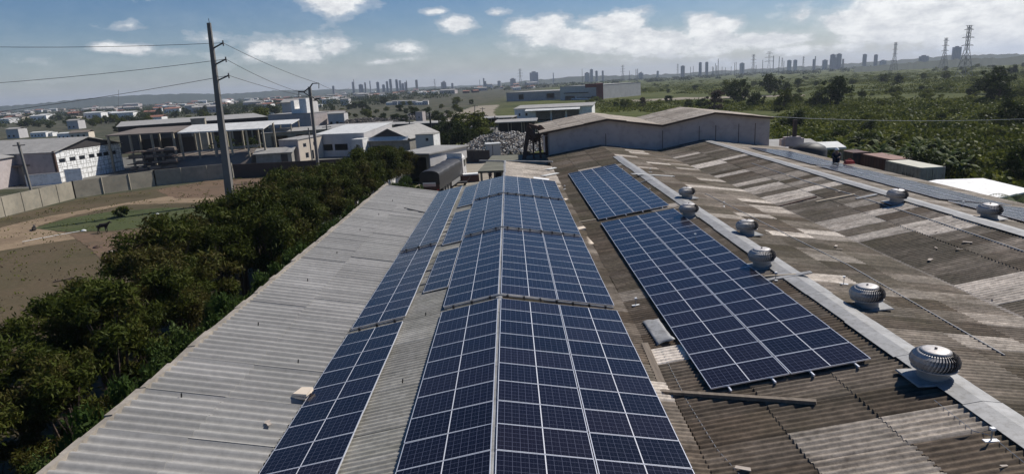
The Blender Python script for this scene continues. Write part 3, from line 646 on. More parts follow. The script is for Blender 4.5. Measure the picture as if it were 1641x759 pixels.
# small anchor brackets with white caps, and scraps
def make_anchor():
    t = thing('roof_anchor', 'x', 'roof bracket')
    MB().box(-.14, .14, -.05, .05, 0, .02).build('foot', M['plastic'], t)
    MB().tube([(0, 0, .02), (0, 0, .26)], .014, 6).build('post', M['galv'], t)
    MB().box(-.04, .04, -.04, .04, .24, .29).build('cap', M['plastic'], t)
    return t
an = make_anchor(); first = True
for (p, r, lb) in (((1588, 706), 'B1', 'bright roof bracket standing near the picture corner, guy wires attached'), ((1019, 489), 'B1', 'roof bracket in the gutter next to the nearest conduit'), ((1243, 448), 'B1', 'roof bracket beside the third turbine vent'), ((1114, 384), 'B1', 'roof bracket at the ridge-side edge of the long block'),
                   ((1352, 455), 'B2', 'roof bracket behind the second ventilator'), ((997, 276), 'B1', 'roof bracket above the far small block'), ((1041, 309), 'B1', 'roof bracket between the far small block and ridge strip'), ((905, 303), 'B1', 'roof bracket in the far gutter'), ((1160, 331), 'B2', 'roof bracket behind the paired ventilators'),
                   ((1543, 331), 'C2', 'roof bracket by the far ventilators'), ((1380, 284), 'C2', 'roof bracket at the edge of the middle far block'), ((1042, 276), 'B2', 'roof bracket by the back warehouse wall')):
    x, y, z = on(*p, r)
    if first: an.location = (x, y, z); an['label'] = lb; first = False
    else: dup(an, (x, y, z), (0, 0, rnd.uniform(0, 3)), 1.0, lb)
sc1 = MB().hexa([(-.18, -.05, 0), (.18, -.07, 0), (.16, .06, 0), (-.15, .05, 0), (-.17, -.05, .015), (.18, -.07, .03), (.16, .06, .02), (-.15, .05, .015)]).mesh('plastic_scrap', M['furw'])
for (px, py, r) in ((1170, 249, 'C1'), (1186, 251, 'C1'), (1245, 278, 'C1'), (1262, 281, 'C1'), (1262, 282, 'C1'), (1312, 286, 'C1'), (1345, 307, 'C1'), (1341, 308, 'C1'), (1343, 331, 'C1'), (1240, 350, 'B2'), (1262, 380, 'B2'), (1232, 371, 'B2'), (1320, 362, 'B2'), (1500, 398, 'C1'), (1490, 417, 'C1'), (1538, 400, 'C1'), (1500, 372, 'C1'),
                    (1590, 480, 'C1'), (1345, 400, 'B2'), (1609, 748, 'B1'), (1190, 752, 'B1'), (1215, 258, 'C2'), (1268, 257, 'C2'), (1278, 258, 'C2'), (1408, 277, 'C2'), (1430, 293, 'C2'), (1462, 337, 'C1'), (1455, 335, 'C1'), (1340, 395, 'B2'), (1550, 389, 'C1'), (1230, 375, 'B2'), (428, 677, 'A0'), (430, 679, 'A0')):
    x, y, z = on(px, py, r); o = bpy.data.objects.new('plastic_scrap', sc1); COL.objects.link(o); o.location = (x, y, z + .03); o.rotation_euler = (0, 0, rnd.uniform(0, 6)); s = rnd.uniform(.4, 1.0); o.scale = (s, s * rnd.uniform(.6, 1.3), s)
    tag(o, 'small white scrap of plastic lying on the roof', 'scrap', 'white scraps scattered over the roofs')
sp = MB().tube([(0, 0, 0), (.02, 0, .12)], .02, 6).mesh('roof_spike', M['dark'])
for (px, py) in ((291, 637), (414, 522), (493, 451), (540, 407), (577, 370), (607, 345), (629, 323), (478, 582), (682, 506), (645, 614)):
    x, y, z = on(px, py, 'A0' if px < 620 or py < 330 else 'AL'); o = bpy.data.objects.new('roof_spike', sp); COL.objects.link(o); o.location = (x, y, z + .02)
    tag(o, 'tiny dark stub sticking up from the pale roofing', 'stub', 'dark stubs on the pale roofing')
# thin pipes and wires running along the roofs
def cable(pts, r, mat, name, label, cat, n=6):
    o = Vector(pts[0]); b = MB(); b.tube([Vector(p) - o for p in pts], r, n); ob = b.build(name, mat); ob.location = o; return tag(ob, label, cat)
cable([on(*p, 'B2') for p in ((1130, 310), (1267, 379), (1360, 425), (1454, 479), (1610, 569))], .028, M['galv'], 'conduit_pipe', 'thin pipe running along the roof behind the ventilators', 'pipe')
cable([on(*p, 'C1') for p in ((1205, 262), (1290, 290), (1366, 312), (1500, 355), (1641, 403), (1800, 460))], .035, M['galv'], 'conduit_pipe', 'thin pipe along the upper part of the far patched roof', 'pipe')
cable([on(*p, 'B1') for p in ((1060, 560), (1100, 640), (1150, 720), (1185, 759), (1220, 800))], .008, M['wirel'], 'guy_wire', 'thin wire trailing over dark corrugations beside the nearest block', 'wire', 4)
cable([on(*p, 'B1') for p in ((1497, 640), (1560, 690), (1588, 697), (1641, 740), (1700, 780))], .008, M['wirel'], 'guy_wire', 'thin wire running from the nearest ventilator to a bracket', 'wire', 4)
cable([on(*p, 'B1') for p in ((1505, 705), (1545, 700), (1586, 688))], .007, M['wire'], 'guy_wire', 'dark slack wire ending at the corner bracket', 'wire', 4)
b = MB(); V0 = [(VAL2[0], y, VAL2[1]) for y in (YS, 57.9)]
b.box(VAL2[0] - .09, VAL2[0] + .09, YS, 57.4, VAL2[1] - .02, VAL2[1] + .035); tag(b.build('valley_gutter', M['ventd']), 'dark gutter line in the valley between the patched roofs', 'gutter')

# ------------------------------------------------------------------ buildings
def frame_of(a, b):
    a, b = Vector((a[0], a[1], 0)), Vector((b[0], b[1], 0)); d = b - a; return a, d.length, math.atan2(d.y, d.x)
def holed(b, L_, h, holes, th=.18, y=0.0, z0=0.0):
    xs = sorted({0.0, L_, *[v for q in holes for v in (q[0], q[1])]})
    for xa, xb in zip(xs[:-1], xs[1:]):
        if xb - xa < 1e-6: continue
        zs = z0
        for q in sorted([q for q in holes if q[0] <= xa + 1e-6 and q[1] >= xb - 1e-6], key=lambda q: q[2]):
            if q[2] > zs: b.box(xa, xb, y, y + th, zs, q[2])
            zs = q[3]
        if zs < h: b.box(xa, xb, y, y + th, zs, h)
def house(name, label, cat, a, b_, depth, h, wallm, roofm, roof='flat', rise=1.0, front=(), side=(), over=.3, group=None, gable=None, sidem=None, solid=True, th=.18):
    """Facade from a to b (as seen from the camera, left to right). front/side: openings (x0, x1, z0, z1, kind) kind in window/door/bay"""
    o, W_, rz = frame_of(a, b_); t = thing(name, label, cat, (o.x, o.y, 0), rz, group)
    b = MB(); holed(b, W_, h, list(front), th); wl = b.build('front_wall', M[wallm], t); MB().box(0, W_, depth - th, depth, 0, h).build('back_wall', M[wallm], t)
    MB().box(0, th, th, depth - th, 0, h).build('far_side_wall', M[wallm], t); b = MB()
    # right-hand side wall, may have openings: build along y
    bb = MB(); holed(bb, depth - 2 * th, h, [(q[0], q[1], q[2], q[3]) for q in side], th)
    for (x, y, z) in bb.v: b.v.append((W_ - y, x + th, z))
    n = len(b.v) - len(bb.v); b.f += [tuple(i + n for i in f) for f in bb.f]
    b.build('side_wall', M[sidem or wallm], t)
    for lst, sd_ in ((front, 0), (side, 1)):
        for q in lst:
            if q[4] == 'bay': continue
            x0, x1, z0, z1 = q[:4]; fw = .07; bm = MB(); bp = MB()
            for (u0, u1, w0, w1) in ((x0, x1, z0, z0 + fw), (x0, x1, z1 - fw, z1), (x0, x0 + fw, z0 + fw, z1 - fw), (x1 - fw, x1, z0 + fw, z1 - fw)): bm.box(u0, u1, .03, .10, w0, w1)
            bp.box(x0 + fw, x1 - fw, .06, .08, z0 + fw, z1 - fw)
            if sd_:
                for m_ in (bm, bp): m_.v = [(W_ - y, x + th, z) for x, y, z in m_.v]
            w = bm.build('window' if q[4] == 'window' else 'door', M['lgrey' if q[4] == 'window' else 'dark'], t); bp.build('pane' if q[4] == 'window' else 'door_leaf', M['glass'], w)
    g = roof; t_ = .12
    b = MB()
    if g == 'flat': b.box(-over, W_ + over, -over, depth + over, h, h + .18)
    elif g == 'shed':                      # rises away from the camera
        b.hexa([(-over, -over, h + .0), (W_ + over, -over, h), (W_ + over, depth + over, h + rise), (-over, depth + over, h + rise), (-over, -over, h + t_), (W_ + over, -over, h + t_), (W_ + over, depth + over, h + rise + t_), (-over, depth + over, h + rise + t_)])
    elif g == 'gx':                        # ridge parallel to the facade
        for s in (0, 1):
            ya, yb = (-over, depth / 2) if s == 0 else (depth + over, depth / 2); za = h - rise * over / (depth / 2); zb = h + rise
            q = [(-over, ya, za), (W_ + over, ya, za), (W_ + over, yb, zb), (-over, yb, zb)]
            if s: q = q[::-1]
            b.hexa(q + [(x, y, z + t_) for x, y, z in q])
    elif g == 'gy':                        # ridge runs away from the camera, gable to the front
        for s in (0, 1):
            xa, xb = (-over, W_ / 2) if s == 0 else (W_ + over, W_ / 2); za = h - rise * over / (W_ / 2); zb = h + rise
            q = [(xa, -over, za), (xb, -over, zb), (xb, depth + over, zb), (xa, depth + over, za)]
            b.hexa(q + [(x, y, z + t_) for x, y, z in q])
    b.build('roof', M[roofm], t)
    if g in ('gx', 'gy', 'shed'):
        b = MB()
        if g == 'gy':
            for y in (0, depth - th): b.hexa([(0, y, h), (W_ / 2, y, h), (W_ / 2, y + th, h), (0, y + th, h), (0, y, h + .002), (W_ / 2, y, h + rise - .01), (W_ / 2, y + th, h + rise - .01), (0, y + th, h + .002)]); b.hexa([(W_ / 2, y, h), (W_, y, h), (W_, y + th, h), (W_ / 2, y + th, h), (W_ / 2, y, h + rise - .01), (W_, y, h + .002), (W_, y + th, h + .002), (W_ / 2, y + th, h + rise - .01)])
        elif g == 'gx':
            for x in (0, W_ - th): b.hexa([(x, 0, h), (x + th, 0, h), (x + th, depth / 2, h), (x, depth / 2, h), (x, 0, h + .002), (x + th, 0, h + .002), (x + th, depth / 2, h + rise - .01), (x, depth / 2, h + rise - .01)]); b.hexa([(x, depth / 2, h), (x + th, depth / 2, h), (x + th, depth, h), (x, depth, h), (x, depth / 2, h + rise - .01), (x + th, depth / 2, h + rise - .01), (x + th, depth, h + .002), (x, depth, h + .002)])
        else:
            for x in (0, W_ - th): b.hexa([(x, 0, h), (x + th, 0, h), (x + th, depth, h), (x, depth, h), (x, 0, h + .002), (x + th, 0, h + .002), (x + th, depth, h + rise - .01), (x, depth, h + rise - .01)])
            b.box(th, W_ - th, depth - th, depth, h, h + rise - .01)
        if g == 'shed': b.build('upper_wall', M[gable or wallm], t)
        else:
            h_ = len(b.f) // 2; hv = len(b.v) // 2; b1 = MB(); b1.v, b1.f = b.v[:hv], b.f[:h_]; b2 = MB(); b2.v, b2.f = b.v[hv:], [tuple(i - hv for i in f) for f in b.f[h_:]]; b1.build('gable', M[gable or wallm], t); b2.build('gable', M[gable or wallm], t)
    return t, W_
def shed(name, label, a, b_, depth, h0, h1, roofm, nposts=5, cat='shed', postm='conc_wall', pw=.2, back=None):
    o, W_, rz = frame_of(a, b_); t = thing(name, label, cat, (o.x, o.y, 0), rz)
    b = MB(); b.hexa([(0, 0, h0), (W_, 0, h0), (W_, depth, h1), (0, depth, h1), (0, 0, h0 + .22), (W_, 0, h0 + .22), (W_, depth, h1 + .22), (0, depth, h1 + .22)]); b.build('roof', M[roofm], t)
    for i in range(nposts):
        for y, h in ((.3, h0), (depth - .3, h1 - .05)):
            x = .3 + (W_ - .6) * i / (nposts - 1); MB().box(x - pw / 2, x + pw / 2, y - pw / 2, y + pw / 2, 0, h).build('post', M[postm], t)
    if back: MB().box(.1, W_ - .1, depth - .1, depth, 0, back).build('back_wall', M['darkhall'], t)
    return t

# back warehouse with a double gable
YW, YD = 58.0, 72.0
prof = [(4.9, 7.75), (11.2, 8.75), (17.1, 7.78), (22.8, 8.85), (28.9, 8.0)]
t = thing('gabled_warehouse', 'big grey windowless warehouse with a double-gabled pale roof behind the arrays', 'warehouse', (4.9, YW, 0))
ox = 4.9
b = MB(); wall(b, [(x - ox, z - .03) for x, z in prof], 0, YD - YW, .2); b.v = [(x, y if y < 1 else .2, z) for x, y, z in b.v]; b.build('front_wall', M['grey_wall'], t)
b = MB(); wall(b, [(x - ox, z - .03) for x, z in prof], YD - YW - .2, 0, .2); b.box(0, .2, .2, YD - YW - .2, 0, 7.6); b.box(23.8, 24, .2, YD - YW - .2, 0, 7.9); b.build('wall', M['grey_wall'], t)
b = MB()
for x in (6.1, 12.3, 16.3, 18.1, 20.6, 22.4): b.box(x, x + .05, -.03, -.003, 4.5, 7.2 + (x > 15) * .3)
b.build('wall_crack', M['brown_wall'], t)
WX = [(prof[0][0] - 1.1, prof[0][1] - .16)] + prof[1:-1] + [(prof[-1][0] + .25, prof[-1][1] - .03)]
M['roof_bk'] = roof_mat('pale_warehouse_roofing', (0.40, 0.34, 0.275), (0.50, 0.44, 0.37), (0.27, 0.23, 0.185), (.15, .9, 1))  # pale tan roofing, sheets of mixed tone with random darker patches
for i in range(4):
    hi, lo = (WX[i + 1], WX[i]) if i in (0, 2) else (WX[i], WX[i + 1])
    me = slope_mesh('roof_slope', (hi[0] - ox, hi[1] + .05), (lo[0] - ox, lo[1] + .05), -.5, YD - YW + .3, 3, M['roof_bk'], seed=31 + i, base=(0, .8), light=()); child('roof_slope', me, t)
b = MB()
for i in range(4): b.beam((WX[i][0] - ox, -.42, WX[i][1] - .05), (WX[i + 1][0] - ox, -.42, WX[i + 1][1] - .05), .08, .16)
b.build('eave_board', M['brown_wall'], t)

# white gridded building and its neighbours beyond the field wall
def facade_mat():
    mt, N, L, P = new_mat('white_facade_with_dark_joints')
    v = coords(N, L, 'Object', (1, 1, 1)); s = N.new('ShaderNodeSeparateXYZ'); L.new(v, s.inputs[0])
    cb = N.new('ShaderNodeCombineXYZ'); L.new(s.outputs[0], cb.inputs[0]); L.new(s.outputs[2], cb.inputs[1])
    def br(rot, w, h_, off):
        mp = N.new('ShaderNodeMapping'); mp.inputs['Rotation'].default_value = (0, 0, R(rot)); L.new(cb.outputs[0], mp.inputs['Vector'])
        k = N.new('ShaderNodeTexBrick'); k.inputs['Scale'].default_value = 1; k.inputs['Brick Width'].default_value = w * 1.35; k.inputs['Row Height'].default_value = h_ * 1.4; k.inputs['Mortar Size'].default_value = .042; k.offset = off; k.squash = .6; k.squash_frequency = 3
        L.new(mp.outputs[0], k.inputs['Vector']); return k.outputs['Fac']
    f = mth(N, L, 'MAXIMUM', br(0, .95, .62, .37), br(90, 1.4, .8, .6))
    c = mixc(N, L, mth(N, L, 'MULTIPLY', f, .85), (0.86, 0.85, 0.81), (0.13, 0.12, 0.10)); L.new(c, P.inputs['Base Color']); P.inputs['Roughness'].default_value = .8; return mt
M['facade'] = facade_mat()
A, B_ = G(86, 243, 5.5), G(191, 228.5, 5.5)
t, w = house('office_block', 'white cracked-pattern block with a strip of small windows behind the field wall', 'building', A, B_, 26, 5.4, 'facade', 'roofg', 'gy', 1.9, gable='darkhall', over=.4,
             front=[(w0 * 1.32, w0 * 1.32 + 1.5, 3.35, 4.15, 'window') for w0 in (.5, 2.3, 4.0, 5.8, 7.3, 8.6, 10.1) if w0 * 1.32 + 1.6 < math.dist(A, B_)])
MB().box(-.35, -.02, -.25, .1, 0, 5.6).build('corner_post', M['rust'], t)
for o_ in t.children:
    if o_.name.startswith('side_wall'): o_.data.materials[0] = M['conc_wall']
b = MB(); b.box(-.16, -.004, .4, 25.8, 0, 5.38); b.build('end_cladding', M['grey_wall'], t)
t, w = house('store_building', 'long low grey store with broad pale roof at the photo edge behind the white block', 'building', G(-60, 318), (-88.5, 111.0), 16, 5.0, 'grey_wall', 'roofg', 'gx', 1.3)
t, w = house('small_house', 'small white house at the photo edge beside the field wall', 'house', (-97, 96.5), (-88.2, 98.6), 7, 3.6, 'white', 'roofg', 'shed', 1.0, side=[(1.5, 3, 1.2, 2.4, 'window')], front=[(5.9, 7.1, 1.0, 2.2, 'window')])
shed('lean_to', 'dark open lean-to beside the small white house', (-87.8, 99.2), (-83.6, 101.0), 5, 3.2, 3.6, 'roofb', 3, back=3)
for (p, q, h, nm) in (((-83.0, 96.8), (-78.4, 98.9), 1.9, 'low white yard wall in front of the grey gable wall'), ((-77.8, 99.2), (-75.6, 100.3), 2.3, 'short white gate wall before the gridded facade')):
    o, W_, rz = frame_of(p, q); t = thing('yard_wall', nm, 'wall', (o.x, o.y, 0), rz); MB().box(0, W_, 0, .2, 0, h).build('panel', M['white'], t); MB().box(-.05, W_ + .05, -.03, .23, h, h + .08).build('coping', M['lgrey'], t)

# long dark hall behind
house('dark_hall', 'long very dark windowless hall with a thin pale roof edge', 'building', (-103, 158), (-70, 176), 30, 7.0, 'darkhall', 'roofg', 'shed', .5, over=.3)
# open sheds with posts
shed('open_shed', 'large dim open shed with a brown roof behind the field wall', (-77.5, 112), (-64.6, 112.6), 12, 7.0, 7.6, 'roofb', 4, pw=.35, back=5.5)
shed('open_shed', 'long open-sided shed with a bright white roof behind the tall pole', (-63.8, 112.5), (-46.9, 112), 6, 6.8, 7.9, 'roofw', 6, pw=.3)
shed('open_shed', 'second white-roofed open shed farther behind the tall pole', (-80, 150), (-55, 152), 9, 5.6, 6.3, 'roofw', 6, pw=.3, back=4.5)
house('tank_house', 'grey concrete water tower block among the sheds', 'building', (-73.5, 138), (-70.7, 139), 3, 8.6, 'conc_wall', 'conc', 'flat', over=.05)
house('long_store', 'long low grey-roofed store left of the white hall', 'building', (-62, 150), (-30, 158), 9, 3.8, 'conc_wall', 'roofg', 'shed', .5, front=[(a_, a_ + 4, .1, 3.0, 'bay') for a_ in range(2, 30, 6)])
b = MB(); pa = [G(265, 262), G(312, 259), G(370, 246), G(372, 232)]
t = thing('concrete_ramp', 'sloping dark concrete apron under the long open shed', 'ramp', (0, 0, 0)); b.hexa([(-68, 108, 0), (-50, 111, 0), (-48, 118, 0), (-68, 118, 0), (-67, 110, 1.2), (-50, 113, 2.4), (-49, 118, 2.9), (-67, 118, 2.6)]); b.build('apron', M['roofb'], t)
b = MB()
for q in range(3): b.beam((-66 + q * 2, 112 + q * 1.5, 3.0 + .1 * q), (-49, 113.5 + q * 1.4, 3.5 + q * .1), .12)
b.build('guard_rail', M['galv'], t)
# stacked timber and junk in the sheds: one rack of dark shelves
t = thing('storage_rack', 'dark cluttered storage rack inside the brown-roofed shed', 'rack', (-72, 108, 0), R(8)); rr = random.Random(4)
for lv in range(4):
    MB().box(0, 9, 0, 2.2, .6 + lv * 1.1, .68 + lv * 1.1).build('shelf', M['rust'], t)
b = MB()
for i in range(60):
    x, l_ = rr.uniform(0, 8), rr.uniform(.5, 2); z = .69 + rr.randint(0, 3) * 1.1; b.box(x, min(9, x + l_), rr.uniform(0, .8), rr.uniform(1, 2), z, z + rr.uniform(.1, .6))
b.build('stacked_goods', M['roofb'], t)

# small houses right of the pole
t, w = house('small_house', 'small house with a low grey gable roof behind the brown wall', 'house', G(412, 266), G(469, 262.5), 5, 2.3, 'conc', 'roofg', 'gx', .7, front=[(4.7, 6.0, .1, 2.0, 'door')], over=.4)
P1, P2 = (-45.6, 115.6), (-41.2, 113.8)
t, w = house('two_storey_house', 'cream two-storey house, front coloured grey for shade, beside the white hall', 'house', P1, P2, 7.5, 4.3, 'grey_wall', 'roofg', 'shed', .2, sidem='cream', over=.1, side=[(1.2, 2.2, 2.7, 3.5, 'window'), (4.3, 5.4, 2.7, 3.5, 'window'), (1.6, 2.6, .5, 1.6, 'window'), (3.3, 4.2, .1, 1.9, 'door')], front=[(3.0, 3.7, .1, 2.0, 'door')])  # front wall greyer than the cream side: its shade is put into the colour
# white hall
t, w = house('white_hall', 'long white hall with two dark openings and a broad pale roof', 'building', (-40.2, 121.4), (-29.3, 119.0), 15, 4.6, 'lgrey', 'roofw', 'shed', 1.0, over=.05, front=[(1.0, 3.9, 1.3, 2.6, 'bay'), (4.4, 7.3, 1.3, 2.6, 'bay')])
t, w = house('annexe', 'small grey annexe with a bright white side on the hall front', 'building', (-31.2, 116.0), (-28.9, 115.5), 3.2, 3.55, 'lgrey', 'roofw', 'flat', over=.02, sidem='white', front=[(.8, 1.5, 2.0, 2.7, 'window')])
t, w = house('gabled_shed', 'white-roofed workshop with dark gable mouth beside the white hall', 'shed', (-28.3, 118.5), (-19.6, 116.0), 15, 3.3, 'conc', 'roofg', 'gy', 2.0, gable='dark', front=[(.6, 5.0, .1, 2.0, 'bay')])
MB().hexa([(.1, -.8, 3.0), (w - .1, -.8, 3.0), (w - .1, -.01, 3.7), (.1, -.01, 3.7), (.1, -.8, 3.1), (w - .1, -.8, 3.1), (w - .1, -.01, 3.8), (.1, -.01, 3.8)]).build('canopy', M['roofw'], t)
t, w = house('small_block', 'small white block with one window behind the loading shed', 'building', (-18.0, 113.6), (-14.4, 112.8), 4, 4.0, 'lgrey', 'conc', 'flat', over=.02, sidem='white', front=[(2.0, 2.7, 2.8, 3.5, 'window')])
t, w = house('tower_block', 'narrow grey tower with one tiny window beyond the pale roofs', 'tower', (-31.0, 205), (-28.6, 204.4), 3, 5.0, 'grey_wall', 'conc', 'flat', over=.02, front=[(.9, 1.5, 3.0, 3.6, 'window')])
t, w = house('flat_shed', 'dark flat shed in front of the narrow grey tower', 'shed', (-60, 190), (-18, 176), 10, 2.6, 'darkhall', 'roofg', 'flat', front=[(a_, a_ + 3, .1, 2, 'bay') for a_ in range(2, 40, 5)])
# loading shed behind the truck
A, B_ = (-14.6, 78.0), (-10.9, 76.6)
t, w = house('loading_shed', 'grey flat-roofed loading shed open at the front, beside the parked truck', 'shed', (-15.6, 79.2), (-10.9, 76.8), 10, 4.0, 'conc_wall', 'roofg', 'flat', over=.45, front=[(.3, w0, .1, 3.6, 'bay') for w0 in (4.8,)], sidem='conc')
b = MB(); b.box(w + .02, w + .2, 0, 10, 2.3, 3.95); b.build('side_panel', M['lgrey'], t)
for q in (3, 6, 9): MB().box(w - .1, w + .25, q, q + .3, 0, 2.28).build('post', M['conc'], t)
# corridor fence continuing behind the truck
def walls(name, label, pts, h, mat, post=None, cap=None, th=.15, parts=True, dz=0):
    t = thing(name, label, 'wall' if 'gate' not in name else 'gate', (pts[0][0], pts[0][1], 0)); o = Vector((pts[0][0], pts[0][1], 0)); b = MB(); bp = MB(); bc = MB()
    for p, q in zip(pts[:-1], pts[1:]):
        p, q = Vector((*p, 0)), Vector((*q, 0)); d = q - p
        b.beam(p - o + Vector((0, 0, h / 2)), q - o + Vector((0, 0, h / 2)), th, h)
        if cap: bc.beam(p - o + Vector((0, 0, h + .04)), q - o + Vector((0, 0, h + .04)), th + .1, .08)
        if post:
            n = int(d.length / post)
            for i in range(n + 1):
                c_ = p - o + d * (i / max(1, n)); bp.box(c_.x - .13, c_.x + .13, c_.y - .13, c_.y + .13, 0, h + .02)
    b.build('panel', M[mat], t)
    if cap: bc.build('coping', M[cap], t)
    if post: bp.build('posts', M[mat], t)['kind'] = 'stuff'
    return t
walls('boundary_wall', 'long weathered concrete wall along the far side of the dirt field', [(-66, 20), (-64.2, 58), (-63.4, 80), (-56.4, 89), (-46.2, 94)], 2.5, 'conc_wall', 3.0)
walls('boundary_wall', 'dark brown wall between the dirt field and the small houses', [(-45.9, 94), (-38, 93.4), (-28.6, 93.6), (-17.5, 93)], 2.3, 'brown_wall')
walls('boundary_wall', 'white wall seen in fragments behind the row of tree trunks', [(-16.6, 44), (-16.2, 62), (-14.0, 78)], 2.1, 'white', 4.0)
walls('metal_gate', 'dark grey sheet-metal gate closing the yard beyond the truck', [(-8.9, 98.6), (-3.2, 97.0)], 2.1, 'darkhall', 2.8)
house('utility_hut', 'small pale utility hut beside the dark yard gate', 'hut', G(781, 257), G(803, 255.5), 2.2, 2.7, 'lgrey', 'roofw', 'flat', over=.12, front=[(1.0, 1.1, .1, 2.6, 'door')])
shed('lean_to', 'low grey corrugated lean-to roof between yard and main array', (-2.9, 53.6), (4.2, 52.9), 12, 4.2, 4.4, 'roofm', 4, back=3)
plank_ = thing('roof_edge_beam', 'pale beam capping the top end of the main roof', 'beam', (0, 49.3, 0)); MB().beam((-2.6, 3.0, 5.65), (4.6, 0.1, 5.52), .25, .12).build('board', M['galv'], plank_)
# rusty collapsed structure at the warehouse corner
t = thing('collapsed_structure', 'dark rusty collapsing steel frame at the corner of the grey warehouse', 'frame', (2.6, 61, 0)); b = MB()
for p, q, w_ in (((-.9, 0, 2.5), (.2, .2, 8.3), .45), ((.2, .2, 8.3), (1.3, 0, 8.0), .4), ((1.3, 0, 8.1), (2.2, .6, 7.2), .5), ((1.3, 0, 8), (1.5, 0, 0), .25), ((.6, 0, 6.8), (.6, 0, 0), .18), ((-.4, .8, 5), (2.2, .8, 5), .2), ((2.1, 0, 7), (2.1, 0, 0), .3), ((-.6, .2, 3.4), (1.5, 1, 3.8), .15), ((.1, 0, 8.1), (.9, -.2, 6.9), .5), ((-.7, 0, 3.6), (-1.1, -.4, 2.4), .5)): b.beam(p, q, w_)
b.build('beams', M['rust'], t)
b = MB(); rr = random.Random(9)
for i in range(14):
    x, z = rr.uniform(-.8, 1.6), rr.uniform(2.6, 7.6); x = x * .6 + (z - 5) * .1; b.poly([(x, rr.uniform(-.3, .4), z), (x + rr.uniform(.4, 1), rr.uniform(-.3, .4), z + rr.uniform(-.4, .4)), (x + rr.uniform(.2, .8), rr.uniform(-.3, .4), z - rr.uniform(.5, 1.2)), (x - .1, 0, z - .6)])
b.build('torn_sheets', M['rust'], t)
# scrap heap
def heap(name, label, cx, cy, rx, ry, h, n, seed, cols):
    rr = random.Random(seed); b = MB(); T = []
    for i in range(n):
        a, q = rr.uniform(0, 2 * PI), rr.random() ** .5; x, y = cx + rx * q * math.cos(a), cy + ry * q * math.sin(a); z = h * (1 - q ** 2) * (0.75 + .25 * math.sin(x * .8) * math.cos(y * .3)) + rr.uniform(0, .25)
        s = rr.uniform(.08, .36); m_ = Matrix.Rotation(rr.uniform(0, 6), 3, Vector((rr.uniform(-1, 1), rr.uniform(-1, 1), rr.uniform(-1, 1))).normalized()); n0 = len(b.v)
        b.box(-s, s, -s * .6, s * .6, -s * .3, s * .3); b.v[n0:] = [tuple(m_ @ Vector(v) + Vector((x, y, z))) for v in b.v[n0:]]; T += [(cols[rr.randrange(len(cols))], rr.random())] * 8
    me = b.mesh(name, M['scrap']); ca = me.color_attributes.new('tone', 'FLOAT_COLOR', 'POINT'); ca.data.foreach_set('color', np.array([(t_[0], t_[1], 0, 1) for t_ in T], dtype=np.float32).ravel())
    o = bpy.data.objects.new(name, me); COL.objects.link(o); return tag(o, label, name.replace('_', ' '), kind='stuff')
mt, N, L, P = new_mat('mixed_scrap'); at = N.new('ShaderNodeAttribute'); at.attribute_name = 'tone'; sep = N.new('ShaderNodeSeparateColor'); L.new(at.outputs['Color'], sep.inputs[0])
r = ramp(N, [(0.0, (0.05, 0.045, 0.04)), (0.35, (0.16, 0.13, 0.10)), (0.6, (0.22, 0.195, 0.165)), (1.0, (0.42, 0.40, 0.36))]); L.new(sep.outputs[0], r.inputs[0]); L.new(r.outputs[0], P.inputs['Base Color']); P.inputs['Roughness'].default_value = .7; M['scrap'] = mt
heap('scrap_heap', 'long grey-white heap of scrap and rubble behind the yard gate', -1, 119, 9.0, 13, 3.6, 6500, 3, (0, .2, .35, .5, .6, 1, 1))
heap('scrap_heap', 'reddish scrap heap behind the grey heap, under the shed', 2, 132, 8, 9, 2.2, 2200, 4, (0, .2, .35, .35, .5, 1))
heap('scrap_heap', 'dark field of stacked scrap metal in front of the green flat land', -58, 245, 15, 8, 2.6, 2600, 5, (0, 0, 0, .1, .35, .6))
heap('scrap_heap', 'greyish heap of scrap vehicles left of the narrow tower', -40, 262, 14, 8, 2.4, 1800, 6, (0, .1, .35, .5, 1))
heap('rubble_pile', 'scattered rubble heap beside the dirt road', -28, 262, 6, 6, 1.4, 500, 7, (.2, .35, .6, 1))
heap('rubble_pile', 'second rubble heap in the dirt road bend', -14, 250, 6, 5, 1.2, 500, 8, (0, .2, .5, .6))
# mid-distance sheds
shed('open_shed', 'tan gabled open shed behind the scrap heap', (-3.5, 148), (7.2, 147), 9, 3.4, 3.6, 'roofg', 4, back=3.2)
t, w = house('depot', 'long white depot with open dark bays behind the scrap heap', 'building', (2.4, 203), (27.5, 197.5), 12, 4.4, 'white', 'roofg', 'shed', .6, front=[(7.2, 12, .1, 3.4, 'bay'), (12.5, 17, .1, 3.4, 'bay'), (17.5, 21.5, .1, 3.4, 'bay'), (1.3, 2, 2, 3, 'window'), (3.6, 4.4, 2, 3, 'window')], over=.4)
MB().hexa([(4, -3, 3.6), (22, -3, 3.6), (22, -.02, 4.2), (4, -.02, 4.2), (4, -3, 3.75), (22, -3, 3.75), (22, -.02, 4.35), (4, -.02, 4.35)]).build('canopy', M['roofw'], t)
shed('open_shed', 'dark low canopy at the start of the grey yard', (-11, 187), (1.5, 184), 7, 2.6, 2.8, 'roofg', 4, back=2.5)
t, w = house('small_block', 'small grey-pink block on the grey yard beyond the trees', 'building', (-19, 170), (-14, 168.6), 4, 2.5, 'lgrey', 'roofb', 'gx', .8)
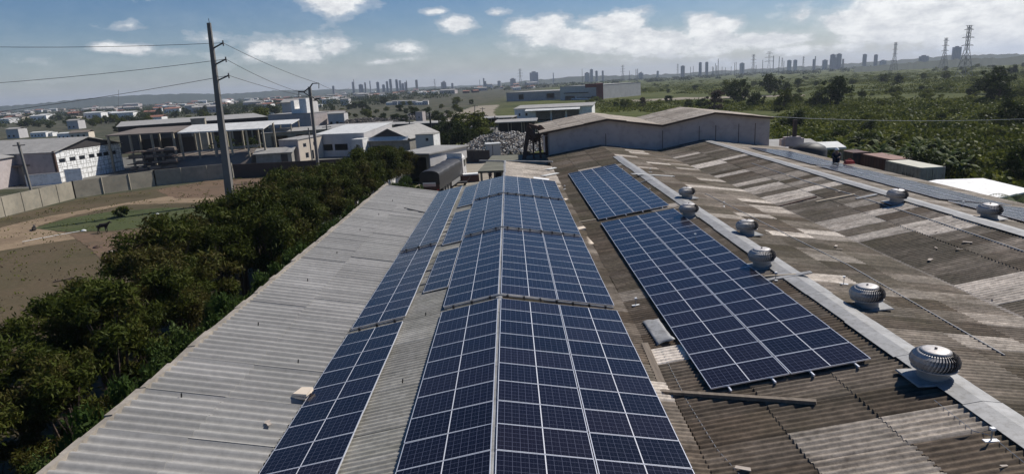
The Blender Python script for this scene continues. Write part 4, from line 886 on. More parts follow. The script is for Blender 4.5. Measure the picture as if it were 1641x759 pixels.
# factory with a red block
t, w = house('factory', 'long grey factory with dark openings in front of the town', 'building', G(812, 163), G(898, 160), 40, 6.0, 'grey_wall', 'roofg', 'flat', front=[(10, 14, 1, 4.5, 'bay'), (32, 38, 1, 4.5, 'bay')], over=.2)
t, w = house('factory', 'pale-fronted factory hall with a dark canopy next to the red block', 'building', G(898, 161), G(956, 159.6), 50, 8.6, 'lgrey', 'roofg', 'flat', front=[(4, 12, .1, 2.6, 'bay')], over=.1)
MB().box(4, w - 6, -1.2, -.05, 4.2, 4.7).build('canopy', M['dark'], t)
t, w = house('factory_tower', 'dark red rectangular factory block at the end of the pale hall', 'building', G(957, 160.5), G(967, 160), 20, 9.6, 'fred', 'fred', 'flat', over=.05)
MB().box(-7, -.1, -.4, 1.0, 7.6, 9.75).build('red_band', M['fred'], t)
for i in range(9):
    x, y = G(918 + i * 4.2, 160.4); nm = thing('parked_car', 'tiny white vehicle parked in front of the pale factory', 'car', (x, y, 0), 0, 'white vehicles parked at the factory'); MB().box(-1, 1, 0, 2, .2, 1.2).build('body', M['white'], nm); MB().box(-.7, .7, .1, 1.8, 1.2, 1.8).build('cabin', M['glass'], nm)

# right side: pale building, tank, containers, white roof
t, w = house('low_building', 'low building with a pale green-grey roof at the edge of the bushes', 'building', (31.5, 67.2), (39.0, 66.2), 12, 3.3, 'conc', 'roofg', 'gx', .5)
shed('canopy', 'small white flat canopy beside the pale low building', (33.5, 60.5), (38.5, 60.0), 2.6, 3.9, 4.3, 'roofw', 3, cat='canopy')
t = thing('transformer', 'grey electrical transformer unit on a post above the far roof', 'transformer', (ATY(1268, 235, 62)[0], 62, 0)); b = MB(); b.box(-.9, .9, -.4, .4, 4.3, 5.4); b.box(-1.3, -.9, -.3, .3, 4.4, 5.2); b.box(.9, 1.3, -.3, .3, 4.4, 5.2); b.build('tank', M['grey_wall'], t)
MB().box(-.22, .22, -.2, .2, 0, 4.28).build('post', M['conc'], t); MB().box(.1, .5, -.15, .15, 5.42, 7.3).build('bushing_post', M['brown_wall'], t)
b = MB(); b.tube([(-.5, 0, 5.4), (-.5, 0, 6.0)], .06); b.tube([(-.2, 0, 5.4), (-.2, 0, 5.9)], .06); b.build('bushings', M['dark'], t)
b = MB(); b.smooth = True; b.lathe([(0, 5.4), (.8, 5.3), (1.4, 4.9), (1.6, 4.4), (1.6, 0)], 20); ob = b.build('black_water_tank', M['dark']); ob.location = (33.6, 58.6, 0); ob.scale = (1.2, 1, .93); tag(ob, 'dark domed tank cover behind the far roof', 'tank')
def container(x0, x1, y0, y1, label, mb, mtp, corr=True):
    t = thing('shipping_container', label, 'container', ((x0 + x1) / 2, (y0 + y1) / 2, 0)); w, l = (x1 - x0) / 2, (y1 - y0) / 2
    b = MB(); n = int(2 * l / .28)
    for i in range(n):                      # corrugated long sides
        ya = -l + 2 * l * i / n; yb = -l + 2 * l * (i + 1) / n; d = .04 if i % 2 else 0
        b.box(-w + d, w - d, ya, yb, .15, 2.48)
    b.build('body', M[mb], t); MB().box(-w + .02, w - .02, -l + .02, l - .02, 2.48, 2.6).build('roof', M[mtp], t)
    b = MB()
    for x in (-w, w):
        for y in (-l, l): MB().box(x - .07, x + .07, y - .07, y + .07, .0, 2.62).build('corner_post', M[mb], t)
    b = MB()
    for x in (-.5, -.1, .1, .5): b.tube([(x, -l - .05, .25), (x, -l - .05, 2.4)], .03, 6)
    b.build('lock_rods', M[mtp], t); MB().box(-.012, .012, -l - .03, -l - .008, .2, 2.45).build('door_seam', M['dark'], t); return t, w, l
t, w, l = container(42.1, 44.5, 52.2, 58.2, 'pale beige shipping container with dark lettering on its side', 'cont_beige', 'cont_beige_top')
b = MB()
for (y, z) in ((-1.9, 0), (-1.5, .1), (-1.2, 0), (-.9, .15), (-.5, 0), (-.2, .1)): b.beam((-w - .02, y, 1.1 + z), (-w - .02, y + .18, 1.7 + z * .5), .03, .07); b.beam((-w - .02, y + .3, 1.05 + z), (-w - .02, y + .1, 1.45), .03, .07); b.beam((-w - .02, y, 1.3), (-w - .02, y + .3, 1.35), .03, .06)
b.build('painted_lettering', M['dark'], t)
container(43.0, 45.4, 58.8, 64.8, 'rust-red shipping container behind the pale beige one', 'cont_rust', 'cont_rust_top')
container(42.6, 44.6, 66.0, 69.0, 'dark open container box behind the rusty one', 'dark', 'cont_rust')
t, w = house('white_roofed_shed', 'low shed with a brilliant white roof among the greenery', 'shed', (36.6, 36.2), (42.0, 38.8), 6.8, 2.5, 'dark', 'roofw', 'gx', .5, over=.4)
for o_ in t.children:
    if o_.name.startswith('roof'): o_.data.materials[0] = M['white']

# town beyond: individual houses
def far_house(w, d, h, wm, rm, rise):
    t = thing('town_house', 'x', 'house'); b = MB(); b.box(-w / 2, w / 2, 0, d, 0, h); b.build('wall', M[wm], t)
    b = MB(); o_ = .3
    for s in (0, 1):
        ya, yb = (-o_, d / 2) if s == 0 else (d + o_, d / 2); q = [(-w / 2 - o_, ya, h - .05), (w / 2 + o_, ya, h - .05), (w / 2 + o_, yb, h + rise), (-w / 2 - o_, yb, h + rise)]
        if s: q = q[::-1]
        b.hexa(q + [(x, y, z + .15) for x, y, z in q])
    b.build('roof', M[rm], t)
    b = MB()
    for i in range(max(2, int(w / 3))): b.box(-w / 2 + .8 + i * 3, -w / 2 + 2.0 + i * 3, -.05, -.004, 1.0, 2.2)
    b.build('windows', M['glass'], t)['kind'] = 'stuff'; return t
FH = [(far_house(9, 8, 3.6, 'white', 'rooft', 1.2), 'white house with a brown tiled roof in the distant town'), (far_house(14, 9, 4.2, 'white', 'roofw', .6), 'long white house with a white roof in the distant town'), (far_house(10, 8, 3.4, 'cream', 'roofb', 1.0), 'cream house with a brown roof in the distant town'),
      (far_house(22, 12, 5, 'grey_wall', 'roofg', 1.2), 'grey shed in the distant town'), (far_house(8, 8, 6, 'lgrey', 'roofg', .8), 'two-storey pale grey house in the distant town'), (far_house(11, 9, 3.4, 'brown_wall', 'rooft', 1.3), 'dark brown house with a tiled roof in the distant town')]
rr = random.Random(21); used = set()
def put_house(i, x, y, s, rz):
    src, lb = FH[i]
    if i not in used: src.location = (x, y, 0); src.rotation_euler = (0, 0, rz); src.scale = (s,) * 3; src['label'] = lb; src['group'] = lb.replace(' in the distant town', 's') ; used.add(i)
    else: dup(src, (x, y, 0), (0, 0, rz), s, lb)
n = 0; tries = 0
while n < 190 and tries < 2000:
    tries += 1
    px = rr.uniform(-30, 860); hz = 175 - px * .0525
    py = hz + rr.choice((rr.uniform(5.5, 15), rr.uniform(9, 24)))
    x, y = G(px, py)
    if px > 560 and py > hz + 14: continue
    put_house(rr.choices(range(6), (4, 3, 3, 2, 2, 3))[0], x, y, rr.uniform(.8, 1.25) * (1.5 if py < hz + 9 else 1), rr.uniform(-.5, .5)); n += 1
for (px, py, i, s, rz) in ((480, 200, 4, 1.6, .1), (530, 196, 2, 1.1, 0), (108, 223, 1, .55, 0), (128, 222, 2, .7, .2), (22, 222, 4, .7, 0), (62, 220, 1, .5, 0), (75, 219, 1, .4, 0), (118, 207, 4, .8, 0), (250, 196, 0, .9, 0), (150, 184, 1, .8, .2), (172, 183, 1, .7, 0), (196, 192, 1, 1.3, .1), (400, 168, 1, 1.2, 0), (420, 166, 1, 1.0, 0), (430, 186, 1, .5, 0), (540, 202, 4, .8, 0)): put_house(i, *G(px, py), s, rz)
t, w = house('long_white_roof', 'long low factory with a thin bright white roof before the skyline', 'building', G(514, 161), G(556, 158), 30, 5, 'conc_wall', 'roofw', 'flat')
t, w = house('long_white_roof', 'second low white-roofed factory with a pale end wall', 'building', G(556, 161), G(592, 159), 20, 5, 'conc_wall', 'roofw', 'flat', sidem='cream')
t, w = house('long_white_roof', 'third low white-roofed factory nearest the skyline', 'building', G(588, 153), G(622, 151), 30, 6, 'conc_wall', 'roofw', 'flat')
t, w = house('grey_house', 'dark grey building topped by two white roof boxes', 'building', G(432, 207), G(500, 205), 12, 5.5, 'grey_wall', 'roofg', 'flat', over=.1)
MB().box(w * .50, w * .58, 2, 5, 5.7, 10.6).build('roof_box', M['white'], t); MB().box(w * .70, w * .86, 2, 5, 5.7, 11.2).build('roof_box', M['white'], t); MB().box(w * .58, w * .70, 2, 5, 5.7, 7.4).build('roof_link', M['white'], t)
b = MB(); b.smooth = True; b.lathe([(0, 9), (6, 8.2), (11, 5.5), (13, 2.6), (13, 0)], 24); x, y = G(360, 170); ob = b.build('silver_dome', M['vent']); ob.location = (x, y, 2); tag(ob, 'shiny silver storage dome on the far plain behind the tall pole', 'dome')
for (x0, x1, y, c_, n) in ((625, 690, 168.5, 'lgrey', 8), (500, 520, 172, 'white', 2), (30, 60, 186, 'white', 3)):
    for i in range(n): put_house(rr.choice((1, 4)), *G(x0 + (x1 - x0) * i / n, y - (i * .05)), .5, rr.uniform(-.3, .3))

# ------------------------------------------------------------------ poles, wires, pylons, skyline
px0, py0 = G(370, 324)
t = thing('power_pole', 'tall tapered concrete power pole with three side arms standing in the field', 'power pole', (px0, py0, 0))
b = MB(); H_ = 22.0; lean = (.55, 0)                    # slight lean of the post
def pp(z): return (0.80 * z / H_ + .0, 0, z)
def sq(b, z0, z1, w0, w1, f=pp):
    a, c = f(z0), f(z1); b.hexa([(a[0] - w0, a[1] - w0 * .75, z0), (a[0] + w0, a[1] - w0 * .75, z0), (a[0] + w0, a[1] + w0 * .75, z0), (a[0] - w0, a[1] + w0 * .75, z0), (c[0] - w1, c[1] - w1 * .75, z1), (c[0] + w1, c[1] - w1 * .75, z1), (c[0] + w1, c[1] + w1 * .75, z1), (c[0] - w1, c[1] + w1 * .75, z1)])
sq(b, 0, H_, .47, .20); b.build('shaft', M['pole'], t)
b = MB(); b.beam((pp(H_)[0] + .05, 0, H_), (pp(H_)[0] + .05, 0, H_ + .5), .05); b.build('tip_rod', M['dark'], t)
tips = []
for (ax, ay) in ((357.5, 69), (362, 95), (366.5, 121)):
    X_, Y_, Z_ = ATY(ax, ay, py0); tips.append((X_, Y_, Z_)); r0 = pp(Z_ - .45)
    a = MB(); a.beam((r0[0] + .2, 0, Z_ - .55), (X_ - px0, 0, Z_), .17, .14); a.build('cross_arm', M['dark'], t)
    a = MB(); a.tube([(X_ - px0, 0, Z_ - .35), (X_ - px0, 0, Z_ + .28)], .085, 8); a.build('insulator', M['ventd'], t)
qx, qy = -31.6, 92.5
t = thing('power_pole', 'dark power pole with a bent gooseneck top behind the brown wall', 'power pole', (qx, qy, 0))
def q2(px, py): X_, Y_, Z_ = ATY(px, py, qy); return (X_ - qx, 0, Z_)
b = MB(); top = q2(496, 139); b.beam((.3, 0, 0), top, .42, .42); b.build('shaft', M['pole'], t)
b = MB(); b.beam(q2(496, 141), q2(501, 134), .16); b.beam(q2(501, 134), q2(511, 133.5), .14); b.beam(q2(511, 133.5), q2(511, 142), .09); b.beam(q2(495, 141), q2(487, 147.5), .16); b.beam(q2(487, 147.5), q2(478, 147), .2); b.beam(q2(479, 148), q2(479, 156), .09); b.beam(q2(487, 148), q2(497, 155), .13); b.beam(q2(497, 153), q2(505, 159), .13); b.beam(q2(505, 159), q2(514, 157.5), .2)
b.build('bent_arms', M['dark'], t)
def wire(a, c, sag, label, r=.03, mat='wire'):
    a, c = Vector(a), Vector(c); pts = []
    for i in range(13):
        s = i / 12; p = a.lerp(c, s); p.z -= sag * 4 * s * (1 - s); pts.append(p - a)
    b = MB(); b.tube(pts, r, 5); o = b.build('power_line', M[mat]); o.location = a; tag(o, label, 'power line'); return o
q2w = lambda px, py: ATY(px, py, qy)
for tip, tgt, nm in zip(tips, ((511, 133.8), (478.5, 147), (514, 157.5)), ('top', 'middle', 'lowest')):
    wire(tip, q2w(*tgt), .35, f'{nm} overhead line from the tall pole to the gooseneck pole')
for tip, (lx, ly), nm in zip(tips, ((-400, 58), (-400, 150), (-400, 218)), ('top', 'middle', 'lowest')):
    wire(tip, ATY(lx, ly, py0 + 6), .9, f'{nm} overhead line running off the photo edge from the tall pole')
for tgt, nm in (((545, 138), 'top'),):
    wire(q2w(511, 134), ATY(560, 141, 190), 1.0, 'thin overhead line going from the gooseneck pole towards the skyline')
wire(ATY(1236, 187, 58.2), ATY(1900, 172, 66), .95, 'single pale cable crossing in front of the green marsh', .025, 'wirel')
def post(px, py, top, label, r=.14, arm=True, mat='pole', D=None):
    x, y = G(px, py); 
    k = ATY(top[0], top[1], y); t = thing('utility_pole', label, 'pole', (x, y, 0)); MB().beam((0, 0, 0), (k[0] - x, 0, k[2]), r * 2).build('shaft', M[mat], t)
    if arm: MB().beam((k[0] - x - 1.0, 0, k[2] - .5), (k[0] - x + 1.0, 0, k[2] - .5), .12, .14).build('cross_arm', M['dark'], t)
    return t
post(50, 305, (29, 228), 'grey street pole with a small crossarm in front of the grey gable wall', .15)
post(352, 268, (345, 226), 'short dark post with fittings between the sheds and the tall pole', .14)
post(528, 246, (523, 200), 'slim pole in front of the white hall', .12)
post(501, 262, (494, 205), 'thin post beside the gooseneck pole', .10)
post(657, 228, (656, 192), 'short pole at the end of the white hall roofs', .12)
post(692, 216, (688, 180), 'dark pole near the narrow grey tower', .22, False, 'dark')
post(760, 197, (761, 168), 'thin pole on the dirt road', .12)
post(774, 196, (773, 172), 'second thin pole on the dirt road', .10)
post(794, 208, (793, 186), 'pole in the grey yard by the small block', .14, True, 'rust')
post(653, 160, (652, 131), 'tall thin pole on the green flat land before the skyline', .18, False)
post(190, 176, (190, 144), 'faint far mast on the town side', .25, False)
def make_pylon():
    t = thing('pylon', 'x', 'pylon'); b = MB(); H = 40.0
    def wz(z): return 4.2 * (1 - z / 24) + 1.0 * (z / 24) if z < 24 else 1.0
    zs = [0, 6, 11, 15.5, 19.5, 24, 27, 30, 33, 36, 40]
    for z0, z1 in zip(zs[:-1], zs[1:]):
        a, c = wz(z0), wz(z1); cs = ((-1, -1), (1, -1), (1, 1), (-1, 1))
        for i in range(4):
            p, q = cs[i], cs[(i + 1) % 4]
            b.beam((p[0] * a, p[1] * a, z0), (p[0] * c, p[1] * c, z1), .22); b.beam((p[0] * a, p[1] * a, z0), (q[0] * c, q[1] * c, z1), .12); b.beam((q[0] * a, q[1] * a, z0), (p[0] * c, p[1] * c, z1), .12); b.beam((p[0] * c, p[1] * c, z1), (q[0] * c, q[1] * c, z1), .12)
    b.build('lattice_body', M['lattice'], t)
    for z, w in ((24.5, 6.5), (30.5, 6.5), (36.5, 5.0), (39.6, 3.6)):
        a = MB(); a.beam((-w, 0, z + .3), (w, 0, z + .3), .3); a.beam((-w, 0, z + .3), (0, 0, z + 1.8 if z < 39 else z + .4), .2); a.beam((w, 0, z + .3), (0, 0, z + 1.8 if z < 39 else z + .4), .2); a.build('cross_arm', M['lattice'], t)
    return t
pyl = make_pylon(); first = True
for (px, ty, lb) in ((1548, 43, 'nearest large lattice pylon towering over the green marsh'), (1513, 62, 'lattice pylon just behind the nearest one'), (1433, 69, 'lone lattice pylon over the ridge on the marsh side'), (1232, 83, 'taller of the twin lattice pylons over the substation'), (1207, 88, 'wider of the twin lattice pylons over the substation'), (1253, 93, 'thin lattice pylon beside the slim dark mast'),
                     (1287, 91, 'pale lattice pylon next to the double tower blocks'), (1086, 103, 'small lattice pylon before the substation'), (998, 105, 'slim dark lattice pylon above the far wood'), (834, 111, 'small lattice pylon over the far town'), (697, 127, 'tiny lattice pylon at the end of the skyline')):
    hz = 175.5 - px * .0535; dist = min(2300, 27 * 1010 / max(4, hz - ty)); d = ray(px, hz); d = d / np.linalg.norm(d[:2]); x, y = CAM[0] + d[0] * dist, CAM[1] + d[1] * dist
    s = (13.16 + (hz - ty) / CF * dist * float(d @ _F)) / 40.0
    if first: pyl.location = (x, y, 0); pyl.scale = (s,) * 3; pyl['label'] = lb; pyl['group'] = 'lattice pylons of the power line'; pyl.rotation_euler = (0, 0, .3); first = False
    else: dup(pyl, (x, y, 0), (0, 0, rnd.uniform(-.5, .8)), s, lb)
# skyline
def facade_far(name, c, wn):
    mt, N, L, P = new_mat(name); v = coords(N, L, 'Object'); s = N.new('ShaderNodeSeparateXYZ'); L.new(v, s.inputs[0])
    f = mth(N, L, 'GREATER_THAN', mth(N, L, 'FRACT', mth(N, L, 'DIVIDE', s.outputs[2], 3.2)), .55); g = mth(N, L, 'GREATER_THAN', mth(N, L, 'FRACT', mth(N, L, 'DIVIDE', mth(N, L, 'ADD', s.outputs[0], s.outputs[1]), 4.0)), .35)
    L.new(mixc(N, L, mth(N, L, 'MULTIPLY', f, g), c, wn), P.inputs['Base Color']); P.inputs['Roughness'].default_value = .8; return mt
M['tw1'] = facade_far('grey_tower_facade', (0.26, 0.26, 0.27), (0.10, 0.11, 0.13)); M['tw2'] = facade_far('tan_tower_facade', (0.30, 0.25, 0.18), (0.12, 0.10, 0.09)); M['tw3'] = facade_far('pale_tower_facade', (0.40, 0.40, 0.41), (0.15, 0.16, 0.18))
TW = [(567, 132, 4, 1), (568.5, 127.5, 1, 1), (579, 136, 8, 1), (586, 132.5, 3, 1), (594, 130, 2, 3), (606, 132, 5, 1), (621, 131, 4, 1), (626.8, 127.6, 4.6, 1), (636.5, 128, 4.4, 1), (642, 129.5, 4, 3), (646, 134, 4, 1), (652, 128.5, 1.2, 1), (650, 132, 3, 1), (668, 128.6, 4.4, 2), (711, 132, 9, 1), (712, 130, 3, 1), (725, 133.5, 4, 1), (775.5, 125.5, 2.6, 1), (778, 130, 3, 1), (769, 128, .9, 1),
      (856, 116.5, 14, 3), (822, 126.5, 10, 1), (887, 117, 1.6, 3), (948, 111.5, 5, 3), (941, 117, 9, 3), (956, 114, 4, 1), (966, 113.5, 3, 1), (1054, 114, 4, 3), (1027, 117, 9, 3), (1094, 106, 7, 1), (1122, 100.5, 5, 1), (1132.4, 100, 5, 1), (1189, 101.5, 8, 3), (1239, 90, 1.3, 1), (1264.5, 97, 7, 3), (1274, 96.5, 6, 3), (1306, 90.5, 1.6, 1), (1303.5, 95, 3, 1), (1321.7, 96.5, 8, 3), (1334, 88, 8, 1), (1343.7, 87, 8, 1), (1338, 94, 16, 1), (1350.7, 94.5, 3, 1), (1385, 87.5, 6, 1), (1403, 88, 5.5, 1), (1532, 76, 13, 1), (1415, 97, 10, 3), (1480, 90, 14, 1),
      (535, 138, 4, 1), (615, 136, 5, 1), (800, 130, 6, 3)]
WRD = 'slim,narrow,low,blocky,thin,paired,tall,stepped,distant,square'.split(',')
for i, (px, ty, wpx, k) in enumerate(TW):
    hz = 175.5 - px * .0535; D = 2250; d = ray(px, hz); d = d / np.linalg.norm(d[:2]); x, y = CAM[0] + d[0] * D, CAM[1] + d[1] * D
    D_ = D * float(d @ _F); w = wpx / CF * D_ * .85; h = 13.16 + (hz - ty) / CF * D_; b = MB(); b.box(-w / 2, w / 2, -w * .3, w * .3, 0, h)
    t = thing('mast' if wpx < 2 else 'tower_block', {1: 'grey', 2: 'tan', 3: 'pale grey'}[k] + ' ' + ('needle-thin mast on the skyline' if wpx < 2 else ('wide low block on the skyline' if wpx > 6.5 else 'high-rise tower block on the skyline')), 'mast' if wpx < 2 else 'tower block', (x, y, 0), rnd.uniform(-.3, .3), 'masts on the skyline' if wpx < 2 else f'{ {1: "grey", 2: "tan", 3: "pale"}[k]} ' + ('wide blocks' if wpx > 6.5 else 'towers') + ' on the skyline')
    b.build('shaft', M['tw%d' % k], t)
    if wpx > 3.5: MB().box(-w * .25, w * .2, -w * .15, w * .15, h, h + w * .14).build('roof_tank', M['tw1'], t)
mp = MB().beam((0, 0, 0), (0, 0, 30), .9).mesh('substation_mast', M['lattice']); 
for i in range(24):
    px = rnd.choice((rnd.uniform(1100, 1200), rnd.uniform(1140, 1300), rnd.uniform(930, 1130))); D = rnd.uniform(1300, 1900); hz = 175.5 - px * .0535; d = ray(px, hz); d = d / np.linalg.norm(d[:2]); o = bpy.data.objects.new('substation_mast', mp); COL.objects.link(o); o.location = (CAM[0] + d[0] * D, CAM[1] + d[1] * D, 0); o.scale = (1, 1, rnd.uniform(.7, 1.2)); tag(o, 'thin substation mast among many on the ridge', 'mast', 'thin masts of the substation')

# ------------------------------------------------------------------ vegetation
def quads_mesh(name, P4, tone, mat):
    n = len(P4); me = bpy.data.meshes.new(name); me.vertices.add(4 * n); me.vertices.foreach_set('co', P4.reshape(-1).astype(np.float32))
    me.loops.add(4 * n); me.loops.foreach_set('vertex_index', np.arange(4 * n, dtype=np.int32)); me.polygons.add(n)
    me.polygons.foreach_set('loop_start', np.arange(0, 4 * n, 4, dtype=np.int32)); me.polygons.foreach_set('loop_total', np.full(n, 4, dtype=np.int32))
    me.update(calc_edges=True); me.materials.append(mat); ca = me.color_attributes.new('tone', 'FLOAT_COLOR', 'POINT')
    c = np.ones((4 * n, 4), np.float32); c[:, 0] = np.repeat(tone, 4); ca.data.foreach_set('color', c.ravel()); return me
def leaf_cloud(name, centres, radii, n, size, mat, seed, aspect=.45, droop=.2, shell=.55):
    g = np.random.default_rng(seed); centres = np.array(centres, float); radii = np.array(radii, float); k = g.choice(len(centres), n, p=radii ** 2 / (radii ** 2).sum())
    d = g.normal(size=(n, 3)); d /= np.linalg.norm(d, axis=1)[:, None]; rad = radii[k] * (shell + (1 - shell) * g.random(n)) * (1 + .25 * g.normal(size=n)); d[:, 2] *= .8
    c = centres[k] + d * rad[:, None]
    u = g.normal(size=(n, 3)); u[:, 2] -= droop; u /= np.linalg.norm(u, axis=1)[:, None]; v = np.cross(u, d + .6 * g.normal(size=(n, 3))); v /= np.linalg.norm(v, axis=1)[:, None] + 1e-9
    s = size * (.6 + .8 * g.random(n)); u *= s[:, None] / 2; v *= s[:, None] * aspect / 2
    P4 = np.stack([c - u, c - v, c + u, c + v], 1); ct = g.random(len(centres)); tone = np.clip(.65 * ct[k] + .35 * g.random(n), 0, 1); return quads_mesh(name, P4, tone, mat)
def make_tree(name, label, cat, h, r, n, size, leafm, seed, group=None, nclump=26, trunk=.10, low=.25, aspect=.45, stems=1, barkm='bark'):
    g = random.Random(seed); t = thing(name, label, cat, (0, 0, 0), 0, group); cs, rs = [], []; b = MB()
    for s in range(stems):
        sx_, sy_ = (g.uniform(-.3, .3), g.uniform(-.3, .3)) if stems > 1 else (0, 0)
        b.tube([(sx_, sy_, -.1), (sx_ * 1.3 + g.uniform(-.1, .1), sy_ * 1.3, h * .3), (sx_ * 2 + g.uniform(-.2, .2), sy_ * 2, h * .62)], [trunk, trunk * .75, trunk * .4], 7)
    for i in range(nclump):
        a = g.uniform(0, 2 * PI); zz = low + (1 - low) * g.random() ** .8; f = math.sin(PI * min(.98, max(.08, (zz - low * .6) / (1.08 - low * .6)))) ** .6; q = r * f * g.uniform(.25, 1.0)
        c = (q * math.cos(a), q * math.sin(a), h * zz * .95); cs.append(c); rs.append(g.uniform(.12, .30) * r + .10)
        if i % 2 == 0: b.tube([(0, 0, h * g.uniform(.15, .45)), (c[0] * .5, c[1] * .5, c[2] * .75), c], [trunk * .45, trunk * .28, trunk * .1], 5, False)
    b.build('trunk', M[barkm], t); child('crown', leaf_cloud('crown', cs, rs, n, size, M[leafm], seed, aspect), t); return t
# the row beside the roof
protos = [make_tree('leafy_tree', 'x', 'tree', 6.2, 2.15, 10500, .26, 'leaf_row', s, 'trees in the row beside the pale roof', 30, .09, .40, .26, 3) for s in (1, 2, 3, 4)]
rr = random.Random(12); placed = 0; y = -8.0; usedp = set()
while y < 80:
    X_ = -15.8 + rr.uniform(-.9, .9) + (max(0, y - 60) * .10); 
    for row in range(2 if 8 < y < 48 else 1):
        xx = X_ if row == 0 else X_ - rr.uniform(1.8, 2.8) ; yy = y + (rr.uniform(.5, 1.6) if row else 0)
        hh = np.interp(yy, [-8, 6, 16, 26, 36, 48, 60, 80], [4.8, 5.3, 6.6, 7.7, 7.2, 6.7, 6.8, 5.4]) * rr.uniform(.74, 1.14) / 6.6
        k = rr.randrange(4); lb = ('%s tree %s in the dark row beside the pale roof, counted from the camera' % ('roof-side' if row == 0 else 'field-side', ORD[placed] if placed < 20 else 'twenty-' + ORD[placed - 20]))
        if k not in usedp: usedp.add(k); p = protos[k]; p.location = (xx, yy, 0); p.scale = (hh * 1.0,) * 3; p['label'] = lb
        else: dup(protos[k], (xx, yy, 0), (0, 0, rr.uniform(0, 6)), hh, lb)
    placed += 1; y += rr.uniform(2.2, 3.6)
shr = [make_tree('shrub', 'bright green shrub growing between the row of trees and the pale roof', 'shrub', 2.6, 1.2, 4500, .13, 'leaf_shrub', 40 + s, 'green shrubs along the pale roof edge', 16, .04, .1) for s in range(2)]
y = -4; first = {0, 1}; i = 0
while y < 62:
    for j in range(2):
        k = i % 2; i += 1; xx = -10.9 - j * 1.7 + rr.uniform(-.4, .4) - (.6 if y > 40 else 0); hgt = (5.9 if j == 0 else 4.6) * rr.uniform(.76, 1.02) * (1 if y < 20 else .93 if y < 38 else .62); s = hgt / 2.6
        sc_ = (rr.uniform(.8, 1.1), rr.uniform(.9, 1.2), s)
        if k in first: first.discard(k); shr[k].location = (xx, y, 0); shr[k].scale = sc_
        else: dup(shr[k], (xx, y + rr.uniform(-.5, .5), 0), (0, 0, rr.uniform(0, 6)), sc_)
    y += rr.uniform(1.5, 2.3)
# bushes and trees over the marsh and town
VT = [make_tree('bush', 'x', 'bush', 3.2, 2.4, 1500, .42, 'leaf_field', 60, None, 20, .06, .05, .6), make_tree('bush', 'x', 'bush', 2.6, 3.0, 1500, .42, 'leaf_bright', 61, None, 20, .05, .05, .6),
      make_tree('tree', 'x', 'tree', 6.5, 4.2, 2600, .52, 'leaf_dark', 62, None, 26, .16, .12, .6), make_tree('tree', 'x', 'tree', 6.0, 3.6, 2200, .5, 'leaf_field', 63, None, 26, .14, .14, .6), make_tree('bush', 'x', 'bush', 4.0, 3.4, 1800, .45, 'leaf_dark', 64, None, 20, .08, .05, .6),
      make_tree('dry_bush', 'x', 'bush', 6.0, 2.8, 2000, .42, 'leaf_brown', 66, None, 22, .1, .15, .5)]
VL = ['mid green bush on the open marsh', 'low yellow-green bush on the open marsh', 'broad dark tree among the marsh bushes', 'rounded green tree among the marsh bushes', 'dark low bush on the open marsh', 'brown dry bush standing behind the grey warehouse']
VLt = ['mid green bush between town sheds', 'low bright bush between town sheds', 'broad dark tree between town sheds', 'rounded green tree between town sheds', 'dark low bush between town sheds', 'brown dry bush between town sheds']
vused = set()
def veg(k, x, y, s, town=False, label=None):
    lb = label or (VLt if town else VL)[k]; grp = (lb + 's') if not label else None; sc_ = (s * rr.uniform(.85, 1.25), s * rr.uniform(.85, 1.25), s * rr.uniform(.8, 1.1))
    if k not in vused:
        vused.add(k); o = VT[k]; o.location = (x, y, 0); o.scale = sc_; o['label'] = lb
    else: o = dup(VT[k], (x, y, 0), (0, 0, rr.uniform(0, 6)), sc_, lb)
    if grp: o['group'] = grp
    elif 'group' in o: del o['group']
    return o
for (px, py, k, s, lb) in ((722, 222, 2, 1.0, 'dark round tree behind the scrap heap, nearer the white block'), (760, 224, 3, 1.15, 'large bright-topped tree between the scrap heap and the white block'), (735, 236, 2, .8, 'dark lower tree in front of the large bright-topped one'), (705, 200, 2, .8, 'dark tree beside the narrow grey tower'), (425, 206, 3, 1.5, 'rounded green tree behind the white open shed'), (1145, 180, 5, 1.2, 'tall brown dry bush behind the grey warehouse ridge'),
                           (1185, 166, 2, 1.5, 'broad dark tree on the marsh behind the brown bush'), (1170, 158, 3, 1.5, 'pale green tree on the marsh near the track'), (1242, 152, 2, 1.5, 'pair-crowned dark tree in the middle of the marsh'), (1210, 172, 4, 1.1, 'small dark round bush right of the brown bush'), (1330, 172, 2, 1.3, 'dark tree on the marsh above the banana plants'), (1600, 165, 2, 1.15, 'largest dark tree near the photo edge'), (1620, 205, 2, .85, 'dark tree over the pale bank near the photo edge'), (1585, 150, 2, 1.3, 'dark tree cluster below the nearest pylon'),
                           (1030, 174, 5, .8, 'reddish bush behind the roof of the grey warehouse'), (1002, 175, 3, .8, 'olive bush behind the roof of the grey warehouse'), (1070, 165, 4, .9, 'small dark bush on the grass behind the warehouse'), (1256, 176, 3, 1.0, 'green tree beyond the corner of the warehouse'), (1645, 304, 2, .6, 'dark tree at the photo edge beside the brilliant white roof'), (1675, 290, 2, .7, 'dense dark tree just outside the white-roofed shed')): veg(k, *G(px, py), s, False, lb)
n = 0
while n < 260:
    px = rr.uniform(930, 1720); hz = 175.5 - px * .0535; dy = rr.choice((rr.uniform(16, 34), rr.uniform(24, 70), rr.uniform(30, 150))); py = hz + dy
    if px < 1240 and py > 178 - (px - 960) * .02: continue
    if px < 1100 and dy > 50: continue
    x, y = G(px, py)
    if x < 46 and y < 80: continue
    if 1000 < px < 1300 and 150 < py < 163: continue
    veg(rr.choices((0, 1, 2, 3, 4), (6, 7, .5, 1.4, 1.5))[0], x, y, rr.uniform(.45, 1.0) * (1.1 if dy < 40 else .8)); n += 1
